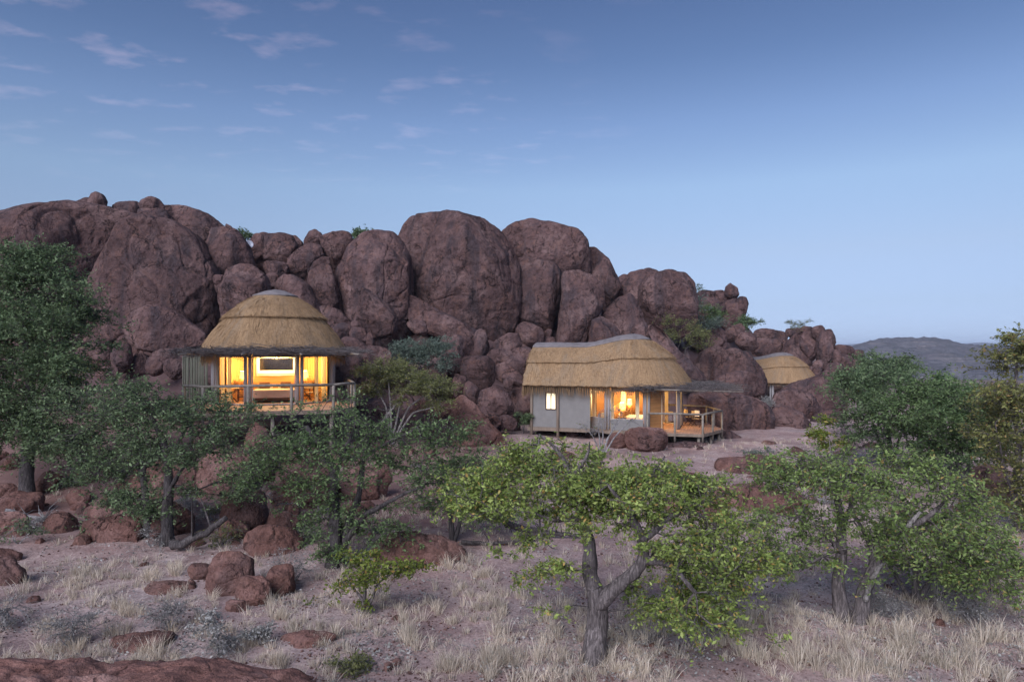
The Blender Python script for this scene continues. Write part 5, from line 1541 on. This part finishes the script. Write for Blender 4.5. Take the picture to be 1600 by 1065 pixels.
    # left
    tree('mopane_tree', 'twin-trunk tree with a fallen stem at its foot, left', None, (262, 850),
         [([(262, 850), (260, 810), (264, 770), (262, 725), (250, 690, .2), (225, 650, .3)], .17, .05), ([(264, 770), (285, 735, -.2), (315, 710, -.2)], .07, .025), ([(262, 725), (280, 680, .2), (300, 640, .3)], .06, .02)],
         [(220, 640, .2, 75, 40, 1.3), (285, 640, .3, 70, 40, 1.3), (345, 690, .1, 55, 40, 1.0), (270, 700, -.3, 70, 38, 1.1), (330, 740, 0, 48, 30, .8), (300, 790, -.2, 40, 24, .6), (360, 780, .2, 30, 26, .6), (240, 780, -.4, 40, 26, .6), (345, 668, .3, 46, 30, .9)],
         640, 16, (.082, .036), 'leaf_dark', bark='bark_dark', inner=.5, drop=-14)
    tree('mopane_tree', 'straight-stemmed companion left of the twin-trunk tree', None, (232, 838),
         [([(232, 838), (228, 790), (222, 740), (205, 700, .1), (180, 660, .2)], .13, .04), ([(222, 740), (240, 700, -.2), (235, 650, -.2)], .05, .02)],
         [(165, 650, .1, 70, 44, 1.3), (140, 710, .1, 55, 40, 1.1), (215, 700, -.2, 55, 40, 1.0), (190, 760, 0, 60, 34, .9), (180, 800, 0, 45, 22, .7), (150, 820, .2, 40, 20, .6), (230, 800, -.3, 34, 20, .5), (120, 760, .2, 50, 34, .9), (110, 640, .2, 50, 40, 1.1)],
         560, 16, (.082, .036), 'leaf_dark', bark='bark_dark', inner=.5, drop=-14)
    tree('leafy_tree', 'tall dense dark green tree at the left picture edge', 23.5, (40, 752),
         [([(40, 752), (44, 690), (50, 630), (45, 560), (35, 490)], .24, .07), ([(44, 690), (85, 620, -.4), (105, 560, -.5)], .10, .04), ([(44, 690), (0, 620, .2), (-30, 560, .3)], .10, .04), ([(50, 630), (95, 540, .3), (110, 480, .3)], .08, .03)],
         [(10, 430, .3, 70, 50, 1.8), (70, 460, 0, 70, 50, 1.8), (110, 500, .2, 48, 50, 1.5), (30, 530, -.8, 90, 55, 1.7), (100, 570, -.4, 62, 50, 1.5), (20, 610, -.6, 90, 50, 1.6),
          (90, 640, -.6, 70, 45, 1.4), (-40, 520, 0, 60, 90, 1.8), (30, 690, -.4, 100, 40, 1.4), (-30, 650, 0, 60, 60, 1.5), (100, 700, 0, 50, 34, 1.1), (45, 398, .3, 40, 22, 1.0)],
         1700, 27, (.105, .046), 'leaf_dark', bark='bark_dark', spread=.27, step=.4, inner=.8)
    # small lime bush
    tree('small_bush_tree', 'small lime green bush tree in the middle of the dry grass', None, (566, 962),
         [([(566, 962), (570, 925), (572, 905), (566, 880)], .05, .02), ([(570, 940), (592, 908, -.1), (615, 890, -.1)], .035, .015), ([(568, 935), (545, 915, .1), (520, 918, .1)], .025, .01), ([(572, 915), (600, 885, .2)], .02, .01)],
         [(575, 872, 0, 42, 14, .5), (625, 886, 0, 48, 13, .5), (545, 895, 0, 40, 14, .45), (600, 905, -.1, 50, 12, .4), (525, 935, 0, 30, 10, .3), (645, 895, .1, 36, 10, .4), (560, 938, -.1, 24, 10, .3)],
         210, 13, (.07, .034), 'leaf_lime', spread=.085, step=.16, tip=.004)
    # right background
    R_ = [('dense green tree beside the far boulders, nearest the huts', 30, (1392, 700), [(1360, 600, 0, 46, 30, 1.6), (1400, 585, .4, 50, 34, 1.8), (1360, 650, -.4, 52, 40, 1.5), (1350, 580, 0, 36, 24, 1.2)], 'leaf_dark', 260),
          ('rounded green tree in the middle of the right thicket', 28, (1440, 712), [(1430, 640, 0, 60, 42, 1.8), (1470, 620, .3, 50, 34, 1.6), (1420, 690, -.3, 54, 30, 1.4)], 'leaf_mid', 260),
          ('lower leafy tree at the right end of the thicket', 25.5, (1502, 722), [(1495, 640, 0, 52, 44, 1.6), (1530, 660, .2, 46, 40, 1.4), (1490, 695, -.3, 56, 28, 1.2)], 'leaf_mid', 250),
          ('dark tree peeping above the thicket in front of the hill', 38, (1385, 640), [(1375, 575, 0, 42, 24, 2.0), (1345, 590, 0, 36, 20, 1.6)], 'leaf_dark', 150)]
    for lab, D, b, bl, mt, n in R_:
        tree('thicket_tree', lab, D, b, [([b, (b[0] - 4, b[1] - 40), (b[0] - 2, b[1] - 75, .2)], .13, .05), ([(b[0], b[1] - 20), (b[0] + 22, b[1] - 55, -.2)], .07, .03), ([(b[0], b[1] - 15), (b[0] - 30, b[1] - 50, .2)], .07, .03)],
             bl, int(n * 1.7), 24, (.125, .055), mt, 'bark_dark', spread=.27, step=.45, sides=3, group='trees of the right thicket')
    tree('mopane_tree', 'tall tree with yellowing leaves at the right picture edge', 19.5, (1592, 860),
         [([(1592, 860), (1588, 780), (1592, 700), (1585, 620), (1590, 560)], .12, .03), ([(1588, 780), (1560, 720, -.2), (1548, 660, -.2)], .05, .02), ([(1592, 700), (1625, 640, .2)], .05, .02)],
         [(1588, 570, 0, 45, 34, 1.1), (1565, 620, -.2, 42, 34, 1.0), (1610, 640, .2, 50, 50, 1.2), (1570, 690, -.2, 40, 40, 1.0), (1600, 750, -.2, 46, 44, 1.0), (1575, 800, -.3, 36, 34, .8), (1640, 720, 0, 50, 80, 1.2), (1590, 535, 0, 26, 14, .6)],
         800, 20, (.09, .042), 'leaf_yellow', inner=.5, spread=.2)
    # shrubs on and below the rocks
    def bush(name, label, D, base, bl, n, per, leaf, mat, bark='bark_dark', spread=.16, cat='shrub', tip=.006, step=.25, leafy=1.0, ns=4, r0=.05, group=None):
        r = np.random.default_rng(int(base[0]))
        top = min(b[1] for b in bl); cx = np.mean([b[0] for b in bl])
        st = []
        for k in range(ns):
            b = bl[k % len(bl)]
            st.append(([base, (base[0] + (b[0] - base[0]) * .4 + r.normal() * 2, base[1] + (b[1] - base[1]) * .45, r.normal() * .1), (b[0] + r.normal() * 3, b[1] + b[4] * .3, b[2])], r0, r0 * .4))
        return tree(name, label, D, base, st, bl, n, per, leaf, mat, bark, cat=cat, spread=spread, tip=tip, step=step, sides=3, leafy=leafy, group=group)
    bush('shrub', 'blue-grey feathery shrub at the foot of the largest dome', 43, (668, 590), [(640, 548, 0, 28, 20, 1.0), (672, 540, 0, 32, 20, 1.1), (690, 560, -.2, 22, 18, .8), (650, 565, -.3, 26, 14, .8)], 420, 30, (.12, .034), 'leaf_teal', spread=.22)
    bush('shrub', 'rounded olive green shrub with pale bare stems by the walkway', 34, (612, 660), [(605, 580, 0, 36, 22, 1.0), (640, 590, 0, 36, 22, 1.0), (675, 605, 0, 30, 20, .9), (690, 628, 0, 22, 14, .7), (585, 600, .1, 24, 18, .8), (650, 620, -.2, 34, 14, .8)], 620, 33, (.10, .032), 'leaf_olive', 'deadwood', spread=.2, r0=.07, ns=5)
    bush('shrub', 'grey-green bush on the ledge above the right roof', 55, (1062, 556), [(1040, 512, 0, 24, 18, 1.3), (1068, 520, 0, 26, 22, 1.4), (1090, 530, 0, 18, 16, 1.1)], 170, 22, (.13, .04), 'leaf_olive', spread=.26, step=.4)
    bush('shrub', 'dusky bush against the dome right of the ledge', 61, (1102, 530), [(1100, 478, 0, 18, 16, 1.2), (1092, 500, 0, 20, 18, 1.3), (1115, 505, 0, 18, 16, 1.2)], 140, 22, (.14, .05), 'leaf_teal', spread=.28, step=.45)
    bush('shrub', 'green bush below the crag with the balanced boulder', 63, (1122, 520), [(1115, 490, 0, 18, 14, 1.2), (1132, 498, 0, 14, 12, 1.0)], 90, 22, (.15, .06), 'leaf_mid', spread=.28, step=.45)
    bush('shrub', 'dark green bush jutting against the sky right of the crag', 66, (1160, 514), [(1156, 496, 0, 13, 9, 1.0), (1174, 500, 0, 14, 9, 1.0), (1165, 506, 0, 18, 8, 1.0)], 100, 22, (.15, .07), 'leaf_dark', spread=.25, step=.4)
    bush('shrub', 'thin feathery bush on the ledge left of the spires, left twin', 80, (1238, 522), [(1237, 508, 0, 11, 7, .9)], 46, 12, (.13, .035), 'leaf_olive', spread=.22, step=.35, ns=3, r0=.03)
    bush('shrub', 'thin feathery bush on the ledge left of the spires, right twin', 80, (1256, 520), [(1257, 507, 0, 12, 7, .9)], 46, 12, (.13, .035), 'leaf_olive', spread=.22, step=.35, ns=3, r0=.03)
    bush('shrub', 'sprig on the skyline right of the flat-topped dome', 66, (1090, 462), [(1092, 449, 0, 6, 7, .5)], 22, 9, (.13, .05), 'leaf_dark', spread=.16, step=.3, ns=2, r0=.02)
    bush('skyline_tree', 'little dark tree on the skyline left of the rounded dome', 60, (566, 392), [(558, 366, 0, 12, 8, 1.0), (576, 362, 0, 16, 8, 1.1), (568, 374, 0, 16, 8, 1.0)], 110, 22, (.16, .08), 'leaf_dark', spread=.24, step=.4, cat='tree')
    bush('shrub', 'small green bush behind the white dish', 56, (380, 380), [(378, 366, 0, 11, 9, .8), (386, 370, 0, 8, 6, .6)], 60, 20, (.15, .06), 'leaf_dark', spread=.2, step=.35)
    bush('shrub', 'leafy green sprig below the rounded dome', 49, (566, 545), [(560, 540, 0, 10, 6, .5)], 24, 16, (.12, .05), 'leaf_mid', spread=.14, ns=2, r0=.02)
    bush('shrub', 'dark green bush against the end wall of the right hut', 40.5, (818, 662), [(815, 645, 0, 9, 9, .4), (822, 652, 0, 9, 8, .4)], 60, 22, (.08, .05), 'leaf_dark', spread=.12, ns=3, r0=.02)
    bush('shrub', 'pale grey feathery bush behind the right deck boulder', 50, (1195, 645), [(1195, 628, 0, 9, 12, .6), (1202, 622, 0, 7, 9, .5)], 70, 18, (.10, .02), 'leaf_grey', 'twig_grey', spread=.15, ns=4, r0=.015)
    bush('shrub', 'low grey-green bush right of the ledge below the right deck', 34, (1182, 716), [(1175, 706, 0, 18, 7, .5), (1195, 704, 0, 14, 7, .5)], 70, 20, (.07, .025), 'leaf_teal', 'twig_grey', spread=.1, ns=4, r0=.015)
    bush('shrub', 'leafy lime bush with a pale dead stem right of the smooth boulder', 30, (1300, 712), [(1290, 668, 0, 24, 14, .6), (1305, 690, 0, 20, 14, .5), (1280, 680, 0, 16, 10, .4)], 90, 18, (.12, .055), 'leaf_lime', 'deadwood', spread=.15, ns=4, r0=.03)
    bush('dead_shrub', 'tangle of bleached bare twigs beside the lime bush', 31, (1326, 712), [(1318, 672, 0, 14, 18, .5), (1334, 680, 0, 16, 20, .5), (1345, 695, 0, 12, 12, .4)], 120, 0, (.1, .03), 'leaf_grey', 'deadwood', tip=.008, step=.16, ns=6, r0=.03)
    bush('dead_shrub', 'leafless grey shrub in front of the right hut windows', 33, (940, 712), [(938, 640, 0, 16, 22, .5), (962, 652, 0, 26, 16, .5), (925, 670, 0, 14, 20, .5), (985, 650, 0, 12, 6, .3)], 70, 5, (.09, .045), 'leaf_lime', 'twig_grey', tip=.009, step=.22, ns=6, r0=.05, leafy=.18)
    # grey scrub in the foreground
    G = [('dense grey twiggy bush at lower left', (118, 1012), [(90, 982, 0, 30, 22, .4), (128, 980, 0, 34, 24, .45), (110, 965, 0, 30, 16, .35)], 300),
         ('grey twiggy bush beside the bare red hump', (266, 984), [(250, 958, 0, 24, 20, .35), (282, 955, 0, 26, 22, .4)], 240),
         ('grey bush cut by the left picture edge', (8, 978), [(0, 950, 0, 34, 24, .45), (25, 962, 0, 20, 16, .3)], 200),
         ('dark grey bush at the foot of the multi-stemmed tree', (458, 912), [(445, 880, 0, 22, 30, .45), (470, 885, 0, 18, 24, .4)], 200),
         ('grey bush under the leaning white-barked tree', (1382, 962), [(1365, 942, 0, 30, 18, .4), (1400, 948, 0, 26, 16, .4)], 220),
         ('dark twiggy bush right of the leaning tree', (1518, 978), [(1505, 950, 0, 26, 22, .4), (1530, 955, 0, 22, 18, .4)], 220),
         ('low grey bush among rocks left of the clearing', (300, 800), [(294, 784, 0, 18, 12, .4)], 120),
         ('grey scrub at far right beyond the clearing', (1580, 905), [(1575, 880, 0, 24, 18, .4)], 150)]
    for lab, b, bl, n in G:
        bush('grey_shrub', lab, None, b, bl, n, 5, (.035, .012), 'leaf_grey', 'twig_grey', spread=.05, tip=.0035, step=.09, ns=7, r0=.014)
    bush('silver_shrub', 'silvery leaved shrub at the bottom left centre', None, (342, 1024), [(325, 990, 0, 24, 26, .35), (358, 995, 0, 26, 24, .35), (340, 970, 0, 22, 16, .3)], 120, 6, (.05, .024), 'leaf_grey', 'twig_grey', spread=.06, tip=.004, step=.12, ns=6, r0=.014)
    bush('silver_shrub', 'small silvery shrub below the upright red boulder', None, (410, 1006), [(405, 990, 0, 22, 14, .3)], 80, 12, (.045, .022), 'leaf_grey', 'twig_grey', spread=.05, tip=.004, step=.1, ns=5, r0=.01)
    rr = np.random.default_rng(18)
    n = 0; low = [[], [], []]
    while n < 24:
        px, py = rr.uniform(780, 1600), 700 + 110 * rr.uniform()
        if 850 < px < 1130 and py < 712: continue
        sh = rr.uniform(10, 22) * (py - 600) / 130
        gm = n % 3
        low[gm].append(bush('low_shrub', 'low shrub', None, (px, py),
             [(px - sh * .3, py - sh * .5, 0, sh * .8, sh * .45, .4), (px + sh * .5, py - sh * .4, 0, sh * .6, sh * .35, .35)], 46, [5, 9, 12][gm], (.06, .024), ['leaf_grey', 'leaf_grey', 'leaf_olive'][gm], 'twig_grey', spread=.10, tip=.005, step=.14, ns=5, r0=.014,
             group='low growth in the right clearing'))
        n += 1
    bpy.context.view_layer.update()
    for gm in range(3): label_by_place(low[gm], ['twiggy grey shrublet', 'leafy grey shrublet', 'olive shrublet'][gm])
    rr = np.random.default_rng(8)
    n = 0; low = [[], [], []]
    while n < 40:
        px, py = rr.uniform(-10, 740), 705 + 150 * rr.uniform()
        if px > 470 and py > 850: continue
        sh = rr.uniform(14, 30) * (py - 600) / 200
        gm = n % 3
        low[gm].append(bush('low_shrub', ['low grey twiggy growth among the rocks of the left slope', 'low dull green growth among the rocks of the left slope', 'low olive growth among the rocks of the left slope'][gm], None, (px, py),
             [(px - sh * .3, py - sh * .55, 0, sh * .8, sh * .5, .4), (px + sh * .5, py - sh * .45, 0, sh * .6, sh * .4, .35)], 46, [5, 12, 12][gm], (.06, .026), ['leaf_grey', 'leaf_dark', 'leaf_olive'][gm], 'twig_grey', spread=.10, tip=.005, step=.14, ns=5, r0=.014,
             group='low growth on the left slope'))
        n += 1
    bpy.context.view_layer.update()
    for gm in range(3): label_by_place(low[gm], ['low grey twiggy shrub', 'low dull green shrub', 'low olive shrub'][gm])
    for lab, b, w_, h_ in (('dark green tussock bush below the main tree trunk', (1092, 862), 20, 16), ('small green bush near the low bare mound', (1112, 838), 16, 12), ('olive bush at the bottom centre edge of the outcrop', (548, 1046), 26, 18)):
        bush('shrub', lab, None, b, [(b[0], b[1] - h_ * .6, 0, w_, h_ * .7, .3)], 90, 14, (.05, .02), 'leaf_olive', 'twig_grey', spread=.06, tip=.004, step=.1, ns=5, r0=.012)
build_trees()

# ------------------------------------------------------------------ dead wood
def log(label, D, pts, r0, r1, mat, twigs=0, seed=1, name='fallen_branch'):
    P = []
    for i, p in enumerate(pts):
        d = (D if D else hit(p[0], p[1])) + (p[2] if len(p) > 2 else 0)
        q = W(p[0], p[1], d); P.append(q)
    base = P[0].copy()
    o = empty(name, base); tag(o, label, 'log' if r0 > .06 else 'branch')
    r = np.random.default_rng(seed)
    Q = []
    for a, b in zip(P[:-1], P[1:]):
        for t in np.linspace(0, 1, 6)[:-1]: Q.append(a + (b - a) * t + r.normal(size=3) * r0 * .18)
    Q.append(P[-1]); Q = np.array(Q)
    mb = MB(); mb.tube([tuple(q - base) for q in Q], list(np.linspace(r0, r1, len(Q))), 9); mb.build('stem', M[mat], o, smooth=True)
    if twigs:
        k = r.integers(1, len(Q), twigs); A = Q[k] - base
        d = r.normal(size=(twigs, 3)) * np.array([1, .6, .8]) + np.array([0, 0, .35]); d /= np.linalg.norm(d, axis=1)[:, None]
        L = r.uniform(.2, .9, twigs)[:, None] * max(.5, r0 * 12)
        m = A + d * L * .5 + r.normal(size=A.shape) * .04; e = m + d * L * .5 + r.normal(size=A.shape) * .08
        w = r.uniform(.25, .5, twigs) * r0 * .6
        t = obj('side_twigs', tube_mesh('side_twigs', np.concatenate([A, m]), np.concatenate([m, e]), np.concatenate([w, w * .7]), np.concatenate([w * .7, w * .25]), 4), M[mat], o); t['kind'] = 'stuff'
    return o
log('thick dark fallen stem lying against the twin-trunk tree', 17.6, [(266, 852), (285, 850), (320, 832), (354, 808)], .13, .07, 'bark_dark', 3, 1, 'fallen_log')
log('long dark fallen branch behind the main tree crown', 19.0, [(790, 818), (820, 826), (860, 832), (905, 836)], .10, .05, 'bark_dark', 14, 2, 'fallen_log')
log('second fallen branch below the long dark one', 18.2, [(720, 846), (765, 848), (820, 846), (850, 840)], .06, .03, 'bark_dark', 10, 3)
log('bleached twisted branch on the ground beside the main trunk', None, [(975, 1004), (1010, 1006), (1040, 1014), (1070, 1024)], .045, .02, 'deadwood', 22, 4)
log('heap of dead branches at the far left below the pair-topped rock', 20.5, [(10, 797), (45, 806), (85, 812), (120, 815)], .07, .03, 'twig_grey', 22, 5)
log('second dead branch lying across the far left heap', 20.2, [(30, 822), (70, 810), (105, 818)], .05, .02, 'twig_grey', 14, 6)
log('white barkless stem leaning in the right trees', 12.7, [(1352, 938), (1362, 905), (1374, 885), (1384, 878)], .055, .035, 'deadwood', 0, 7, 'bare_stem')
log('bleached stick standing in the broad crown at right', 12.4, [(1418, 822), (1430, 808), (1437, 800)], .045, .03, 'deadwood', 0, 8, 'bare_stem')
log('pale dead limb under the olive shrub by the walkway', 34, [(596, 662), (612, 640), (628, 622)], .10, .05, 'deadwood', 6, 9, 'bare_stem')

# ------------------------------------------------------------------ grass, litter and gravel: nobody could count these
def grass():
    r = np.random.default_rng(21)
    tx, ty, hh, nb = [], [], [], []
    def add(px, py, h, n):
        d = CAMZ * F / (py - HY)
        for _ in range(4): d = .5 * d + .5 * (CAMZ - g1((px - 800) / F * d, d)) * F / (py - HY)
        if d > 60: return
        tx.append((px - 800) / F * d); ty.append(d); hh.append(h); nb.append(n)
    k = 0
    while k < 2300:
        px, py = r.uniform(-60, 1660), 692 + 380 * r.uniform() ** 1.05
        dens = .5 + 1.1 * fbm(np.array([[px / 130, py / 45, 3.3]]), 3)[0]
        if px < 420 and py < 870: dens -= .35
        if 900 < px < 1200 and py < 860: dens -= .25
        if px > 480 and py > 900: dens += .12
        if r.uniform() > dens: continue
        k += 1
        near = (py - 700) / 365
        add(px, py, r.uniform(.10, .36) * r.uniform(.7, 1.15), int(14 + 34 * near))
    for _ in range(1500):
        px, py = r.uniform(380, 1640), 688 + 170 * r.uniform() ** 1.2
        if fbm(np.array([[px / 90, py / 22, 8.1]]), 3)[0] + r.normal() * .2 > -.05: add(px, py, r.uniform(.12, .38), 16)
    for px, py, h in ((600, 905, .5), (710, 880, .5), (640, 1000, .55), (755, 900, .5), (800, 935, .5), (1000, 905, .4), (1110, 960, .5), (1150, 985, .55), (1095, 940, .5), (1265, 1040, .6), (1180, 1030, .55), (1330, 1050, .6),
                      (235, 900, .4), (130, 905, .4), (145, 900, .42), (200, 960, .5), (180, 950, .5), (280, 890, .42), (235, 1020, .5), (180, 985, .5), (20, 895, .4), (470, 985, .5), (450, 960, .45), (880, 960, .5), (1420, 1010, .55), (1500, 1040, .6), (1560, 1000, .6), (770, 1040, .6), (700, 1040, .6), (840, 1030, .6)):
        for j in range(5): add(px + r.normal() * 14, py + r.normal() * 6, h * r.uniform(.55, .95), 46)
    tx, ty, hh, nb = map(np.array, (tx, ty, hh, nb))
    tz = gz(tx, ty)
    i = np.repeat(np.arange(len(tx)), nb)
    n = len(i)
    rad = np.abs(r.normal(size=n)) * .05 + .012; th = r.uniform(0, 2 * math.pi, n)
    roots = np.stack([tx[i] + np.cos(th) * rad, ty[i] + np.sin(th) * rad, tz[i] - .02], 1)
    lean = r.uniform(.05, .85, n) * np.clip(rad / .06, .4, 1.6)
    th2 = th + r.normal(size=n) * .7
    d = np.stack([np.cos(th2) * lean, np.sin(th2) * lean, np.ones(n)], 1); d /= np.linalg.norm(d, axis=1)[:, None]
    L = hh[i] * r.uniform(.45, 1.15, n); w = .0048 + .00026 * ty[i]
    side = np.stack([-np.sin(th2 + r.normal(size=n)), np.cos(th2 + r.normal(size=n)), np.zeros(n)], 1)
    out = np.stack([np.cos(th2), np.sin(th2), np.zeros(n)], 1)
    mid = roots + d * (L * .55)[:, None]; tip = roots + d * L[:, None] + out * (L * .22 * r.uniform(0, 1.3, n))[:, None] - np.array([0, 0, 1.0]) * (L * .08)[:, None]
    W2 = (w / 2)[:, None]
    v = np.stack([roots - side * W2, roots + side * W2, mid + side * W2 * .8, mid - side * W2 * .8, tip], 1).reshape(-1, 3)
    b = np.arange(n) * 5
    o = obj('dry_grass', mesh_arrays('dry_grass', v, np.stack([b, b + 1, b + 2, b + 3], 1), np.stack([b + 3, b + 2, b + 4], 1)), M['grass'])
    tag(o, 'dry straw-coloured grass tufts scattered over the sandy ground', 'grass', kind='stuff')
grass()
def gravel():
    r = np.random.default_rng(31)
    n = 15000
    px = r.uniform(-60, 1660, n); py = 715 + 355 * r.uniform(size=n) ** .75
    d = 5.2 * F / (py - HY); x = (px - 800) / F * d
    clump = fbm(np.stack([x * .8, d * .8, np.zeros(n)], 1), 3)
    ok = (clump + r.normal(size=n) * .25 > .05) & (d < 40)
    x, d = x[ok], d[ok]; n = len(x); z = gz(x, d)
    s = r.uniform(.008, .03, n) * r.uniform(.5, 1.4, n)
    c = np.stack([x, d, z + s * .3], 1)
    u = np.array([(1, 0, 0), (-1, 0, 0), (0, 1, 0), (0, -1, 0), (0, 0, .7), (0, 0, -.7)], float)
    rot = r.uniform(0, 6.28, n); cs, sn = np.cos(rot), np.sin(rot)
    vv = []
    for a in u:
        k = r.uniform(.6, 1.3, n) * s
        vv.append(c + np.stack([(a[0] * cs - a[1] * sn) * k, (a[0] * sn + a[1] * cs) * k, a[2] * k], 1))
    v = np.stack(vv, 1).reshape(-1, 3); b = np.arange(n) * 6
    f = [(0, 2, 4), (2, 1, 4), (1, 3, 4), (3, 0, 4), (2, 0, 5), (1, 2, 5), (3, 1, 5), (0, 3, 5)]
    t = np.concatenate([np.stack([b + i for i in q], 1) for q in f])
    o = obj('gravel', mesh_arrays('gravel', v, tris=t), M['red_rock'])
    tag(o, 'fine red gravel strewn over the sandy ground', 'gravel', kind='stuff')
    # grey leaf litter and fallen twigs
    n = 14000
    px = r.uniform(-60, 1660, n); py = 730 + 340 * r.uniform(size=n) ** .8
    d = 5.2 * F / (py - HY); x = (px - 800) / F * d
    cl = fbm(np.stack([x * .55 + 7, d * .55, np.zeros(n)], 1), 3)
    near = np.zeros(n)
    for tx, ty in ((930, 1030), (1318, 968), (1430, 940), (522, 884), (262, 850), (706, 846), (1342, 972)):
        dd = hit(tx, ty); near = np.maximum(near, np.exp(-((x - (tx - 800) / F * dd) ** 2 + (d - dd) ** 2) / 3.0))
    ok = (cl + near * .8 + r.normal(size=n) * .15 > .22) & (d < 34)
    x, d = x[ok], d[ok]; n = len(x)
    A = np.stack([x, d, gz(x, d) + .01], 1); th = r.uniform(0, 6.28, n)
    L = r.uniform(.03, .22, n)
    Bp = A + np.stack([np.cos(th) * L, np.sin(th) * L, r.uniform(-.005, .05, n)], 1); w = r.uniform(.002, .006, n)
    o = obj('twig_litter', tube_mesh('twig_litter', A, Bp, w, w * .5, 3), M['twig_grey'])
    tag(o, 'grey fallen twigs littering the ground under the trees', 'litter', kind='stuff')
    c = A + r.normal(size=A.shape) * np.array([.1, .1, .0]) + np.array([0, 0, .012])
    leaves_o = leaves('leaf_litter', c, .05, 2, .05, .03, 'leaf_grey', None, np.zeros(3), 77, 0)
    tag(leaves_o, 'dry grey leaf litter on the ground under the trees', 'litter', kind='stuff')
gravel()

# ------------------------------------------------------------------ evening haze
def haze():
    m = bpy.data.materials.new('evening_haze'); m.use_nodes = True
    nt = m.node_tree; nt.nodes.remove(nt.nodes['Principled BSDF'])
    v = nt.nodes.new('ShaderNodeVolumePrincipled')
    v.inputs['Color'].default_value = (.72, .83, 1.0, 1); v.inputs['Density'].default_value = HAZE
    v.inputs['Anisotropy'].default_value = 0.0
    nt.links.new(v.outputs[0], nt.nodes['Material Output'].inputs['Volume'])
    mb = MB(); mb.box(-9000, 9000, -1200, 11000, -260, 62)
    o = mb.build('haze', m); tag(o, 'thin blue evening haze over the far hills', 'haze', kind='stuff')
HAZE = 0.00017
haze()
